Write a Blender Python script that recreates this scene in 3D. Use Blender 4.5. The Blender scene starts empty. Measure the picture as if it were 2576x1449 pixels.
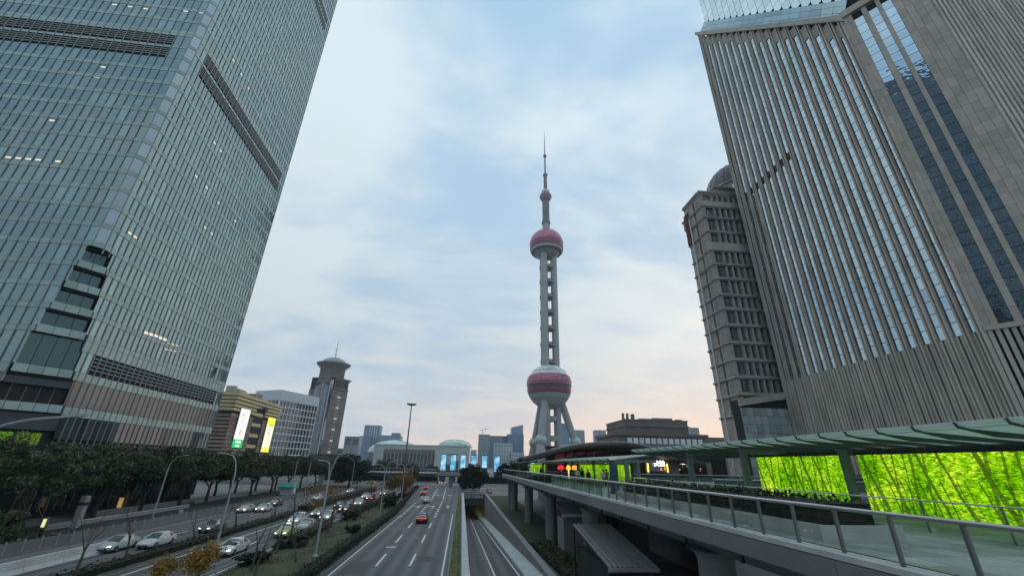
import bpy, math, random
from mathutils import Vector, Matrix
random.seed(7)
S = bpy.context.scene
C = S.collection
R = math.radians
PI = math.pi

# ------------------------------------------------------------------ camera
cd = bpy.data.cameras.new('camera'); cam = bpy.data.objects.new('camera', cd); C.objects.link(cam)
cd.sensor_fit = 'HORIZONTAL'; cd.sensor_width = 36.0; cd.lens = 36.0 * 1029 / 2576
cd.clip_start = 0.1; cd.clip_end = 9000
_yaw, _pitch, _roll = R(-6.0), R(23.4), R(1.08)
cam.matrix_world = (Matrix.Translation((0, 0, 9.5)) @ Matrix.Rotation(_yaw, 4, 'Z')
                    @ Matrix.Rotation(PI / 2 + _pitch, 4, 'X') @ Matrix.Rotation(_roll, 4, 'Z'))
S.camera = cam

# ------------------------------------------------------------------ sky, sun, exposure
SUN_AZ, SUN_EL = R(32), R(14)          # azimuth clockwise from +Y (the road), elevation
W = bpy.data.worlds.new('World'); S.world = W; W.use_nodes = True
nt = W.node_tree; nt.nodes.clear()
def WN(t, **k):
    n = nt.nodes.new(t)
    for a, b in k.items(): setattr(n, a, b)
    return n
def WL(a, b): nt.links.new(a, b)
tc = WN('ShaderNodeTexCoord'); sep = WN('ShaderNodeSeparateXYZ'); WL(tc.outputs['Generated'], sep.inputs[0])
sky = WN('ShaderNodeTexSky', sky_type='NISHITA'); sky.sun_disc = False
sky.sun_elevation = SUN_EL; sky.sun_rotation = SUN_AZ; sky.dust_density = 2.0; sky.air_density = 1.2
def WM(op, a, b=None, c=None, clamp=False):
    n = WN('ShaderNodeMath', operation=op); n.use_clamp = clamp
    for i, v in enumerate((a, b, c)):
        if v is None: continue
        if isinstance(v, (int, float)): n.inputs[i].default_value = v
        else: WL(v, n.inputs[i])
    return n.outputs[0]
def WMIX(f, a, b):
    n = WN('ShaderNodeMix', data_type='RGBA')
    if isinstance(f, (int, float)): n.inputs[0].default_value = f
    else: WL(f, n.inputs[0])
    for i, v in ((6, a), (7, b)):
        if isinstance(v, tuple): n.inputs[i].default_value = (*v, 1)
        else: WL(v, n.inputs[i])
    return n.outputs[2]
zz = WM('MAXIMUM', sep.outputs[2], 0.0)
den = WM('ADD', zz, 0.16)
cmb = WN('ShaderNodeCombineXYZ'); WL(WM('DIVIDE', sep.outputs[0], den), cmb.inputs[0]); WL(WM('DIVIDE', sep.outputs[1], den), cmb.inputs[1])
mp = WN('ShaderNodeMapping'); WL(cmb.outputs[0], mp.inputs[0]); mp.inputs['Rotation'].default_value = (0, 0, R(38)); mp.inputs['Scale'].default_value = (1.0, 1.6, 1)
n1 = WN('ShaderNodeTexNoise'); WL(mp.outputs[0], n1.inputs['Vector']); n1.inputs['Scale'].default_value = 1.05; n1.inputs['Detail'].default_value = 6; n1.inputs['Roughness'].default_value = 0.52; n1.inputs['Distortion'].default_value = 0.5
n2 = WN('ShaderNodeTexNoise'); WL(mp.outputs[0], n2.inputs['Vector']); n2.inputs['Scale'].default_value = 2.3; n2.inputs['Detail'].default_value = 4; n2.inputs['Roughness'].default_value = 0.5
cl = WM('ADD', WM('MULTIPLY', n1.outputs[0], 0.75), WM('MULTIPLY', n2.outputs[0], 0.25))
clm = WN('ShaderNodeMapRange'); WL(cl, clm.inputs[0]); clm.inputs[1].default_value = 0.40; clm.inputs[2].default_value = 0.58; clm.interpolation_type = 'SMOOTHSTEP'
gap = WMIX(WM('MULTIPLY', zz, 1.2, clamp=True), (0.43, 0.525, 0.625), (0.35, 0.53, 0.70))
cloud = WMIX(WM('MULTIPLY', zz, 1.4, clamp=True), (0.55, 0.59, 0.62), (0.62, 0.725, 0.775))
c0 = WMIX(clm.outputs[0], gap, cloud)
nsk = WN('ShaderNodeVectorMath', operation='SCALE'); WL(sky.outputs[0], nsk.inputs[0]); nsk.inputs[3].default_value = 0.10
c1 = WMIX(0.05, c0, nsk.outputs[0])
# the sunset band low over the horizon on the sun's side
sd = (math.sin(SUN_AZ), math.cos(SUN_AZ))
dotn = WM('ADD', WM('MULTIPLY', sep.outputs[0], sd[0]), WM('MULTIPLY', sep.outputs[1], sd[1]))
band = WM('MULTIPLY', WM('POWER', WM('MAXIMUM', dotn, 0.0), 5.0), WM('POWER', WM('SUBTRACT', 1.0, WM('MULTIPLY', zz, 3.2, clamp=True)), 2.0))
bn = WM('MULTIPLY', band, WM('ADD', 0.55, WM('MULTIPLY', n2.outputs[0], 0.8)), clamp=True)
c2 = WMIX(bn, c1, (1.0, 0.66, 0.47))
bg = WN('ShaderNodeBackground'); WL(c2, bg.inputs[0]); bg.inputs[1].default_value = 0.95
wo = WN('ShaderNodeOutputWorld'); WL(bg.outputs[0], wo.inputs[0])
sl = bpy.data.lights.new('sun', 'SUN'); sl.energy = 0.5; sl.angle = R(100); sl.color = (1, 0.86, 0.72)
sun = bpy.data.objects.new('sun', sl); C.objects.link(sun)
sun.rotation_euler = (PI / 2 - SUN_EL, 0, PI - SUN_AZ)
S.view_settings.view_transform = 'Standard'; S.view_settings.look = 'None'
S.view_settings.exposure = 0.42; S.view_settings.gamma = 1.0
S.view_settings.use_curve_mapping = False
S.render.engine = 'CYCLES'
S.cycles.max_bounces = 6; S.cycles.diffuse_bounces = 2; S.cycles.glossy_bounces = 3; S.cycles.transparent_max_bounces = 12
S.cycles.use_denoising = True

# ------------------------------------------------------------------ materials
MATS = {}
def _nodes(name):
    m = bpy.data.materials.new(name); m.use_nodes = True; t = m.node_tree; t.nodes.clear()
    out = t.nodes.new('ShaderNodeOutputMaterial')
    return m, t, out
def _varfac(t):
    a = t.nodes.new('ShaderNodeAttribute'); a.attribute_name = 'var'
    o = t.nodes.new('ShaderNodeObjectInfo')
    s = t.nodes.new('ShaderNodeMath'); s.operation = 'ADD'; t.links.new(a.outputs['Fac'], s.inputs[0]); t.links.new(o.outputs['Random'], s.inputs[1])
    f = t.nodes.new('ShaderNodeMath'); f.operation = 'FRACT'; t.links.new(s.outputs[0], f.inputs[0])
    return f.outputs[0]
def _scaled(col, k): return (min(1, col[0] * k), min(1, col[1] * k), min(1, col[2] * k), 1)
def mat(name, col, rough=0.7, metal=0.0, var=0.14, ns=0.6, pv=0.0, bump=0.0, bs=None, spec=0.35, stretch=(1, 1, 1), col2=None):
    """paint / stone / concrete: world-space noise mottling, optional per-piece tint, optional fine relief"""
    if name in MATS: return MATS[name]
    m, t, out = _nodes(name); N, L = t.nodes, t.links
    p = N.new('ShaderNodeBsdfPrincipled'); L.new(p.outputs[0], out.inputs[0])
    g = N.new('ShaderNodeNewGeometry'); mpn = N.new('ShaderNodeMapping'); L.new(g.outputs['Position'], mpn.inputs[0]); mpn.inputs['Scale'].default_value = stretch
    n = N.new('ShaderNodeTexNoise'); L.new(mpn.outputs[0], n.inputs['Vector']); n.inputs['Scale'].default_value = ns; n.inputs['Detail'].default_value = 5; n.inputs['Roughness'].default_value = 0.62
    r = N.new('ShaderNodeValToRGB'); L.new(n.outputs[0], r.inputs[0])
    r.color_ramp.elements[0].position = 0.3; r.color_ramp.elements[1].position = 0.7
    r.color_ramp.elements[0].color = _scaled(col, 1 - var); r.color_ramp.elements[1].color = _scaled(col2 or col, 1 + var)
    colo = r.outputs[0]
    if pv:
        f = _varfac(t); h = N.new('ShaderNodeMapRange'); L.new(f, h.inputs[0]); h.inputs[3].default_value = 1 - pv; h.inputs[4].default_value = 1 + pv
        mx = N.new('ShaderNodeVectorMath'); mx.operation = 'SCALE'; L.new(colo, mx.inputs[0]); L.new(h.outputs[0], mx.inputs[3]); colo = mx.outputs[0]
    L.new(colo, p.inputs['Base Color'])
    p.inputs['Roughness'].default_value = rough; p.inputs['Metallic'].default_value = metal; p.inputs['Specular IOR Level'].default_value = spec
    if bump:
        b = N.new('ShaderNodeTexNoise'); L.new(g.outputs['Position'], b.inputs['Vector']); b.inputs['Scale'].default_value = bs or 6; b.inputs['Detail'].default_value = 4
        bb = N.new('ShaderNodeBump'); L.new(b.outputs[0], bb.inputs['Height']); bb.inputs['Strength'].default_value = bump; bb.inputs['Distance'].default_value = 0.05; L.new(bb.outputs[0], p.inputs['Normal'])
    MATS[name] = m; return m
def glassy(name, dark, tint, refl=0.3, rough=0.03, pv=0.35, wav=0.0, add=0.5, blind=0.0):
    """coated facade glass: dark room behind, mirror-like coat that gets stronger at grazing angles"""
    if name in MATS: return MATS[name]
    m, t, out = _nodes(name); N, L = t.nodes, t.links
    d = N.new('ShaderNodeBsdfDiffuse'); gl = N.new('ShaderNodeBsdfGlossy'); mx = N.new('ShaderNodeMixShader')
    f = _varfac(t); h = N.new('ShaderNodeMapRange'); L.new(f, h.inputs[0]); h.inputs[3].default_value = 1 - pv; h.inputs[4].default_value = 1 + pv
    hv = h.outputs[0]
    if blind:   # some rooms have pale blinds down
        q7 = N.new('ShaderNodeMath'); q7.operation = 'MULTIPLY'; L.new(f, q7.inputs[0]); q7.inputs[1].default_value = 7.31
        q8 = N.new('ShaderNodeMath'); q8.operation = 'FRACT'; L.new(q7.outputs[0], q8.inputs[0])
        gt = N.new('ShaderNodeMath'); gt.operation = 'GREATER_THAN'; L.new(q8.outputs[0], gt.inputs[0]); gt.inputs[1].default_value = 1 - blind
        mA = N.new('ShaderNodeMath'); mA.operation = 'MULTIPLY_ADD'; L.new(gt.outputs[0], mA.inputs[0]); mA.inputs[1].default_value = .9; L.new(hv, mA.inputs[2]); hv = mA.outputs[0]
    dc = N.new('ShaderNodeVectorMath'); dc.operation = 'SCALE'; dc.inputs[0].default_value = dark; L.new(hv, dc.inputs[3]); L.new(dc.outputs[0], d.inputs[0])
    gl.inputs['Color'].default_value = (*tint, 1); gl.inputs['Roughness'].default_value = rough
    lw = N.new('ShaderNodeLayerWeight'); lw.inputs[0].default_value = 0.35
    mr = N.new('ShaderNodeMapRange'); L.new(lw.outputs['Facing'], mr.inputs[0]); mr.inputs[3].default_value = refl; mr.inputs[4].default_value = min(1, refl + add)
    f2 = N.new('ShaderNodeMath'); f2.operation = 'MULTIPLY'; L.new(mr.outputs[0], f2.inputs[0]); h2 = N.new('ShaderNodeMapRange'); L.new(f, h2.inputs[0]); h2.inputs[3].default_value = 1 + pv * .35; h2.inputs[4].default_value = 1 - pv * .35; L.new(h2.outputs[0], f2.inputs[1])
    L.new(f2.outputs[0], mx.inputs[0]); L.new(d.outputs[0], mx.inputs[1]); L.new(gl.outputs[0], mx.inputs[2]); L.new(mx.outputs[0], out.inputs[0])
    if wav:
        g = N.new('ShaderNodeNewGeometry'); n = N.new('ShaderNodeTexNoise'); L.new(g.outputs['Position'], n.inputs['Vector']); n.inputs['Scale'].default_value = 0.55
        b = N.new('ShaderNodeBump'); L.new(n.outputs[0], b.inputs['Height']); b.inputs['Strength'].default_value = wav; b.inputs['Distance'].default_value = 0.12; L.new(b.outputs[0], gl.inputs['Normal'])
    MATS[name] = m; return m
def clear_glass(name, tint=(0.75, 0.9, 0.84), refl=0.1):
    if name in MATS: return MATS[name]
    m, t, out = _nodes(name); N, L = t.nodes, t.links
    a = N.new('ShaderNodeBsdfTransparent'); a.inputs[0].default_value = (*tint, 1)
    g = N.new('ShaderNodeBsdfGlossy'); g.inputs['Roughness'].default_value = 0.02
    lw = N.new('ShaderNodeLayerWeight'); lw.inputs[0].default_value = 0.5
    pw = N.new('ShaderNodeMath'); pw.operation = 'POWER'; L.new(lw.outputs['Facing'], pw.inputs[0]); pw.inputs[1].default_value = 4.0
    ad = N.new('ShaderNodeMath'); ad.operation = 'MULTIPLY_ADD'; L.new(pw.outputs[0], ad.inputs[0]); ad.inputs[1].default_value = 0.6; ad.inputs[2].default_value = refl * .6; ad.use_clamp = True
    mx = N.new('ShaderNodeMixShader'); L.new(ad.outputs[0], mx.inputs[0]); L.new(a.outputs[0], mx.inputs[1]); L.new(g.outputs[0], mx.inputs[2]); L.new(mx.outputs[0], out.inputs[0])
    MATS[name] = m; return m
def emit(name, col, k=1.0):
    if name in MATS: return MATS[name]
    m, t, out = _nodes(name); e = t.nodes.new('ShaderNodeEmission'); e.inputs[0].default_value = (*col, 1); e.inputs[1].default_value = k; t.links.new(e.outputs[0], out.inputs[0])
    MATS[name] = m; return m
def leafmat(name, a, b, rough=0.6):
    if name in MATS: return MATS[name]
    m, t, out = _nodes(name); N, L = t.nodes, t.links
    p = N.new('ShaderNodeBsdfPrincipled'); L.new(p.outputs[0], out.inputs[0])
    at = N.new('ShaderNodeAttribute'); at.attribute_name = 'var'
    oi = N.new('ShaderNodeObjectInfo')
    r = N.new('ShaderNodeValToRGB'); L.new(at.outputs['Fac'], r.inputs[0]); r.color_ramp.elements[0].color = (*a, 1); r.color_ramp.elements[1].color = (*b, 1)
    h = N.new('ShaderNodeMapRange'); L.new(oi.outputs['Random'], h.inputs[0]); h.inputs[3].default_value = 0.75; h.inputs[4].default_value = 1.25
    sc = N.new('ShaderNodeVectorMath'); sc.operation = 'SCALE'; L.new(r.outputs[0], sc.inputs[0]); L.new(h.outputs[0], sc.inputs[3])
    L.new(sc.outputs[0], p.inputs['Base Color']); p.inputs['Roughness'].default_value = rough; p.inputs['Specular IOR Level'].default_value = 0.25
    MATS[name] = m; return m

# ------------------------------------------------------------------ mesh helpers
class MB:
    """collects faces and makes one mesh of them"""
    def __init__(s): s.v = []; s.f = []; s.m = []; s.var = []; s.M = None; s.cur = 0; s.cv = 0.0
    def add(s, vs, fs):
        b = len(s.v)
        s.v += [tuple(s.M @ Vector(p)) if s.M is not None else tuple(p) for p in vs]
        for f in fs: s.f.append([b + i for i in f]); s.m.append(s.cur); s.var.append(s.cv)
        return s
    def box(s, x0, x1, y0, y1, z0, z1):
        return s.add([(x0, y0, z0), (x1, y0, z0), (x1, y1, z0), (x0, y1, z0), (x0, y0, z1), (x1, y0, z1), (x1, y1, z1), (x0, y1, z1)],
                     [(0, 3, 2, 1), (4, 5, 6, 7), (0, 1, 5, 4), (1, 2, 6, 5), (2, 3, 7, 6), (3, 0, 4, 7)])
    def bev(s, x0, x1, y0, y1, z0, z1, b):
        """box with bevelled vertical and top edges"""
        rings = []
        for (i, z) in ((0, z0), (0, z1 - b), (b, z1)):
            X0, X1, Y0, Y1 = x0 + i, x1 - i, y0 + i, y1 - i
            rings.append([(X0 + b, Y0, z), (X1 - b, Y0, z), (X1, Y0 + b, z), (X1, Y1 - b, z), (X1 - b, Y1, z), (X0 + b, Y1, z), (X0, Y1 - b, z), (X0, Y0 + b, z)])
        vs = sum(rings, []); fs = []
        for k in range(2):
            for i in range(8): j = (i + 1) % 8; fs.append((k * 8 + i, k * 8 + j, k * 8 + 8 + j, k * 8 + 8 + i))
        fs.append(tuple(range(16, 24))); fs.append(tuple(range(7, -1, -1)))
        return s.add(vs, fs)
    def quad(s, a, b, c, d): return s.add([a, b, c, d], [(0, 1, 2, 3)])
    def prism(s, poly, z0, z1):
        n = len(poly); vs = [(x, y, z0) for x, y in poly] + [(x, y, z1) for x, y in poly]
        return s.add(vs, [tuple(range(n - 1, -1, -1)), tuple(range(n, 2 * n))] + [(i, (i + 1) % n, n + (i + 1) % n, n + i) for i in range(n)])
    def extr(s, poly, d):
        """closed 3D polygon pushed along vector d"""
        n = len(poly); d = Vector(d); vs = [tuple(p) for p in poly] + [tuple(Vector(p) + d) for p in poly]
        return s.add(vs, [tuple(range(n - 1, -1, -1)), tuple(range(n, 2 * n))] + [(i, (i + 1) % n, n + (i + 1) % n, n + i) for i in range(n)])
    def tube(s, pts, rad, n=8, cap=True):
        pts = [Vector(p) for p in pts]
        if not isinstance(rad, (list, tuple)): rad = [rad] * len(pts)
        vs = []; fs = []
        ref = None
        for i, p in enumerate(pts):
            t = (pts[min(i + 1, len(pts) - 1)] - pts[max(i - 1, 0)]).normalized()
            if ref is None: ref = Vector((0, 0, 1)) if abs(t.z) < .9 else Vector((1, 0, 0))
            a = t.cross(ref).normalized(); b = t.cross(a).normalized(); ref = -b if abs(t.dot(b)) < .99 else ref
            ref = a.cross(t)
            for k in range(n):
                an = 2 * PI * k / n; vs.append(tuple(p + (a * math.cos(an) + ref * math.sin(an)) * rad[i]))
        for i in range(len(pts) - 1):
            for k in range(n): j = (k + 1) % n; fs.append((i * n + k, i * n + j, (i + 1) * n + j, (i + 1) * n + k))
        if cap: fs.append(tuple(range(n - 1, -1, -1))); fs.append(tuple(range((len(pts) - 1) * n, len(pts) * n)))
        return s.add(vs, fs)
    def lathe(s, prof, n=24, cx=0, cy=0):
        vs = []; fs = []
        for r, z in prof:
            for k in range(n): a = 2 * PI * k / n; vs.append((cx + r * math.cos(a), cy + r * math.sin(a), z))
        for i in range(len(prof) - 1):
            for k in range(n): j = (k + 1) % n; fs.append((i * n + k, i * n + j, (i + 1) * n + j, (i + 1) * n + k))
        if prof[0][0] > 1e-3: fs.append(tuple(range(n - 1, -1, -1)))
        if prof[-1][0] > 1e-3: fs.append(tuple(range((len(prof) - 1) * n, len(prof) * n)))
        return s.add(vs, fs)
    def sphere(s, c, r, n=20, h=12, z0=-1, z1=1):
        prof = []
        for i in range(h + 1):
            u = z0 + (z1 - z0) * i / h if (z0, z1) != (-1, 1) else -math.cos(PI * i / h)
            prof.append((max(0.0005, math.sqrt(max(0, 1 - u * u))) * r, c[2] + u * r))
        return s.lathe(prof, n, c[0], c[1])
    def mesh(s, name, mats, smooth=False):
        me = bpy.data.meshes.new(name); me.from_pydata(s.v, [], s.f)
        for m in (mats if isinstance(mats, (list, tuple)) else [mats]): me.materials.append(m)
        if len(me.materials) > 1: me.polygons.foreach_set('material_index', s.m)
        if smooth: me.polygons.foreach_set('use_smooth', [True] * len(me.polygons))
        if any(s.var):
            a = me.attributes.new('var', 'FLOAT', 'FACE'); a.data.foreach_set('value', s.var)
        me.update(); return me
    def build(s, name, mats, parent=None, smooth=False, label=None, stuff=False):
        o = bpy.data.objects.new(name, s.mesh(name, mats, smooth)); C.objects.link(o)
        if parent: o.parent = parent
        if label: o['label'] = label
        if stuff: o['kind'] = 'stuff'
        if smooth: autosmooth(o.data)
        return o
def autosmooth(me, ang=R(40)):
    try: me.set_sharp_from_angle(angle=ang)
    except Exception: pass
def tag(o, label, cat, group=None):
    o['label'] = label; o['category'] = cat
    if group: o['group'] = group
    return o
def thing(name, label, cat, loc=(0, 0, 0), rz=0.0, group=None):
    o = bpy.data.objects.new(name, None); C.objects.link(o); o.location = loc; o.rotation_euler = (0, 0, rz); o.empty_display_size = .5
    return tag(o, label, cat, group)
def struct(name, mb, m, parent=None, smooth=False):
    o = mb.build(name, m, parent, smooth); o['kind'] = 'structure'; return o
def frame(o, u, w):
    """facade frame: local x = along the face, y = outwards, z = up"""
    u = Vector(u).normalized(); w = Vector(w).normalized()
    M = Matrix(((u.x, w.x, 0, o[0]), (u.y, w.y, 0, o[1]), (u.z, w.z, 1, o[2]), (0, 0, 0, 1))); return M
_unit = {}
def unitbox(m, name):
    k = (m.name, name)
    if k not in _unit: _unit[k] = MB().box(0, 1, 0, 1, 0, 1).mesh(name, m)
    return _unit[k]
def piece(name, me, parent, M):
    o = bpy.data.objects.new(name, me); C.objects.link(o); o.parent = parent; o.matrix_local = M; return o
def rects(name, parent, F, items, w0, w1, m, maxn=300, jit=0.0, rest=None):
    """upright slabs on a facade frame: the first maxn as objects of their own, the rest as one part of kind stuff"""
    me = unitbox(m, name); mb = MB(); mb.M = F
    for i, (u0, u1, z0, z1) in enumerate(items):
        if i < maxn:
            J = Matrix.Rotation(random.uniform(-jit, jit), 4, 'Z') @ Matrix.Rotation(random.uniform(-jit, jit), 4, 'X') if jit else Matrix.Identity(4)
            piece(name, me, parent, F @ Matrix.Translation((u0, w0, z0)) @ J @ Matrix.Diagonal((u1 - u0, w1 - w0, z1 - z0, 1)))
        else:
            mb.cv = random.random() * .98 + .01; a = random.uniform(-jit, jit) * 2; b = random.uniform(-jit, jit) * 2
            mb.add([(u0, w0, z0), (u1, w0, z0), (u1, w1 + a, z0), (u0, w1 - a, z0), (u0, w0, z1), (u1, w0, z1), (u1, w1 + a + b, z1), (u0, w1 - a + b, z1)],
                   [(0, 3, 2, 1), (4, 5, 6, 7), (1, 2, 6, 5), (2, 3, 7, 6), (3, 0, 4, 7)])
    if mb.f: mb.build(rest or name, m, parent, stuff=True)
def bars(name, parent, F, items, w0, w1, m):
    """long boxes, each its own part"""
    me = unitbox(m, name)
    for u0, u1, z0, z1 in items: piece(name, me, parent, F @ Matrix.Translation((u0, w0, z0)) @ Matrix.Diagonal((u1 - u0, w1 - w0, z1 - z0, 1)))
def copy_tree(o, parent=None):
    c = o.copy(); C.objects.link(c); c.parent = parent
    for ch in list(o.children): copy_tree(ch, c)
    return c
def lerp(a, b, t): return a + (b - a) * t
def text_mesh(name, body, size, m, depth=0.02, align='CENTER'):
    cu = bpy.data.curves.new(name, 'FONT'); cu.body = body; cu.size = size; cu.extrude = depth; cu.align_x = align; cu.resolution_u = 2
    o = bpy.data.objects.new(name, cu); C.objects.link(o); bpy.context.view_layer.update()
    me = bpy.data.meshes.new_from_object(o.evaluated_get(bpy.context.evaluated_depsgraph_get()))
    bpy.data.objects.remove(o); me.name = name; me.materials.clear(); me.materials.append(m); return me
def put(name, me, parent, M):
    o = bpy.data.objects.new(name, me); C.objects.link(o); o.parent = parent; o.matrix_local = M; return o

# shared materials
asphalt = mat('asphalt', (0.083, 0.092, 0.103), 0.75, var=.16, ns=.35, bump=.25, bs=9, stretch=(1, .18, 1))
asphalt2 = mat('asphalt_side', (0.10, 0.10, 0.10), 0.75, var=.18, ns=.3, bump=.25, bs=9, stretch=(1, .2, 1))
def wheelpaths(m, period, x0):
    t_ = m.node_tree; N, L = t_.nodes, t_.links; p = next(n for n in N if n.type == 'BSDF_PRINCIPLED'); src = p.inputs['Base Color'].links[0].from_socket
    g = N.new('ShaderNodeNewGeometry'); sx = N.new('ShaderNodeSeparateXYZ'); L.new(g.outputs['Position'], sx.inputs[0])
    a = N.new('ShaderNodeMath'); a.operation = 'MULTIPLY_ADD'; L.new(sx.outputs[0], a.inputs[0]); a.inputs[1].default_value = 4 * PI / period; a.inputs[2].default_value = -4 * PI * x0 / period
    c_ = N.new('ShaderNodeMath'); c_.operation = 'COSINE'; L.new(a.outputs[0], c_.inputs[0])
    mpn = N.new('ShaderNodeMapping'); L.new(g.outputs['Position'], mpn.inputs[0]); mpn.inputs['Scale'].default_value = (1.2, .05, 1)
    nz = N.new('ShaderNodeTexNoise'); L.new(mpn.outputs[0], nz.inputs['Vector']); nz.inputs['Scale'].default_value = 1.0; nz.inputs['Detail'].default_value = 4
    f = N.new('ShaderNodeMath'); f.operation = 'MULTIPLY'; L.new(c_.outputs[0], f.inputs[0]); L.new(nz.outputs[0], f.inputs[1])
    mr = N.new('ShaderNodeMapRange'); L.new(f.outputs[0], mr.inputs[0]); mr.inputs[1].default_value = -.6; mr.inputs[2].default_value = .6; mr.inputs[3].default_value = .62; mr.inputs[4].default_value = 1.34
    st = N.new('ShaderNodeTexNoise'); L.new(g.outputs['Position'], st.inputs['Vector']); st.inputs['Scale'].default_value = .9; st.inputs['Detail'].default_value = 6; st.inputs['Roughness'].default_value = .7
    m2 = N.new('ShaderNodeMapRange'); L.new(st.outputs[0], m2.inputs[0]); m2.inputs[1].default_value = .3; m2.inputs[2].default_value = .7; m2.inputs[3].default_value = .86; m2.inputs[4].default_value = 1.12
    mu = N.new('ShaderNodeMath'); mu.operation = 'MULTIPLY'; L.new(mr.outputs[0], mu.inputs[0]); L.new(m2.outputs[0], mu.inputs[1])
    sc = N.new('ShaderNodeVectorMath'); sc.operation = 'SCALE'; L.new(src, sc.inputs[0]); L.new(mu.outputs[0], sc.inputs[3]); L.new(sc.outputs[0], p.inputs['Base Color'])
wheelpaths(asphalt, 3.3, -4.6); wheelpaths(asphalt2, 3.7, -25.4)
paint = mat('road_paint', (0.66, 0.66, 0.64), 0.6, var=.22, ns=5)
concrete = mat('concrete', (0.27, 0.275, 0.275), 0.8, var=.16, ns=.5, bump=.15, bs=5)
concrete_d = mat('concrete_dark', (0.17, 0.175, 0.175), 0.8, var=.18, ns=.6, bump=.15, bs=5)
concrete_l = mat('concrete_pale', (0.42, 0.45, 0.45), 0.75, var=.14, ns=.6, bump=.1, bs=5)
paving = mat('paving', (0.16, 0.16, 0.155), 0.8, var=.2, ns=.4, bump=.15, bs=4)
soil = mat('soil', (0.085, 0.08, 0.06), 0.95, var=.3, ns=.8, bump=.6, bs=3)
lawn = mat('lawn', (0.05, 0.065, 0.028), 0.95, var=.35, ns=.5, bump=.8, bs=8, col2=(0.07, 0.07, 0.035))
steel = mat('steel', (0.42, 0.43, 0.43), 0.35, metal=.8, var=.1)
greysteel = mat('painted_grey_steel', (0.30, 0.33, 0.33), 0.5, var=.1)
black = mat('black', (0.012, 0.013, 0.015), 0.6, var=.2)
dark = mat('dark_void', (0.02, 0.022, 0.024), 0.8, var=.3)
white = mat('white_paint', (0.72, 0.74, 0.73), 0.5, var=.08)
bark = mat('bark', (0.045, 0.038, 0.03), 0.9, var=.35, ns=3, bump=.5, bs=12)

# ================================================================== THE SETTING
# ground sheet with the underpass cut out of it (x 1.2..8.2, y 20..154)
mb = MB()
xs = [-3000, -70, -12, 1.1, 8.3, 70, 3000]; ys = [-300, 18, 154, 420, 3500]
for i in range(len(xs) - 1):
    for j in range(len(ys) - 1):
        if xs[i] == 1.1 and ys[j] == 18: continue
        mb.quad((xs[i], ys[j], -0.02), (xs[i + 1], ys[j], -0.02), (xs[i + 1], ys[j + 1], -0.02), (xs[i], ys[j + 1], -0.02))
struct('ground', mb, paving)
def strip(name, x0, x1, y0, y1, z, m, n=1):
    b = MB()
    for i in range(n):
        ya, yb = lerp(y0, y1, i / n), lerp(y0, y1, (i + 1) / n); b.quad((x0, ya, z), (x1, ya, z), (x1, yb, z), (x0, yb, z))
    return struct(name, b, m)
# main carriageway, widening to the left before the stop line
mb = MB(); L = [(-12.0, 0), (-12.0, 95), (-13.6, 122), (-16.4, 168), (-17.6, 198), (-30, 203), (-30, 330)]
for (xa, ya), (xb, yb) in zip(L, L[1:]):
    rx = lambda y: -0.75 if y < 150 else (lerp(-0.75, 6, min(1, (y - 150) / 45)))
    mb.quad((xa, ya, .004), (rx(ya), ya, .004), (rx(yb), yb, .004), (xb, yb, .004))
struct('main_road', mb, asphalt)
strip('cross_road', -140, 90, 206, 262, 0.0, asphalt2)
strip('side_road', -29.6, -21.2, 10, 205, 0.004, asphalt2)
strip('outer_road', -44.2, -33.4, 10, 205, 0.002, asphalt2)
# painted markings
marks = struct('road_markings', MB().quad((-1.32, 20, .012), (-1.17, 20, .012), (-1.17, 97, .012), (-1.32, 97, .012)), paint)
def mk(pts): o = MB().add([(x, y, .012) for x, y in pts], [tuple(range(len(pts)))]).build('marking', paint, marks); return o
def rect(x, y0, y1, w=.15): return mk([(x - w / 2, y0), (x + w / 2, y0), (x + w / 2, y1), (x - w / 2, y1)])
rect(-11.45, 20, 93)
for x in (-4.62, -7.95):
    for k in range(3): rect(x, 36.3 + k * 13.6, 42.4 + k * 13.6, .2)
    rect(x, 77.0, 83, .2)
    for k in range(9): rect(x - .02 * k, 92 + k * 4.6, 94.2 + k * 4.6, .34)
    mk([(x - .35, 136), (x - .12, 136), (x - 1.3, 194), (x - 1.55, 194)])
for k in range(7): rect(-11.2 - .06 * k, 92 + k * 4.8, 94.3 + k * 4.8, .3)
mk([(-11.6, 138), (-11.35, 138), (-12.9, 194), (-13.15, 194)])
mk([(-16.9, 196), (-3.2, 196), (-3.2, 196.5), (-16.9, 196.5)])
def arrow(x, y, kind):
    rect(x, y - 2.2, y + 1.2, .26)
    if kind != 'L': mk([(x - .55, y + 1.0), (x + .55, y + 1.0), (x, y + 3.0)])
    if kind in ('L', 'SL'): mk([(x - 1.5, y + 1.3), (x - .5, y + .2), (x - .5, y + 2.2)]); mk([(x - .6, y + 1.0), (x + .13, y + .6), (x + .13, y + 1.2), (x - .6, y + 1.5)])
for x, k in ((-13.0, 'L'), (-9.6, 'SL'), (-6.2, 'SL'), (-2.7, 'S')): arrow(x, 112 if x > -12 else 114, k)
for x, k in ((-11.0, 'L'), (-7.2, 'S'), (-3.6, 'S')): arrow(x, 152, k)
mk([(-8.7, 60), (-7.4, 60), (-7.5, 60.5), (-8.6, 60.5)])
for k in range(14): mk([(-17 + k * 1.05, 201), (-16.55 + k * 1.05, 201), (-16.6 + k * 1.05, 205), (-17.05 + k * 1.05, 205)])
pm1 = mat('asphalt_patch', (.06, .063, .067), .8, var=.15, ns=.8, bump=.2, bs=9); pm2 = mat('asphalt_patch_pale', (.115, .117, .12), .8, var=.15, ns=.8, bump=.2, bs=9)
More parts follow.
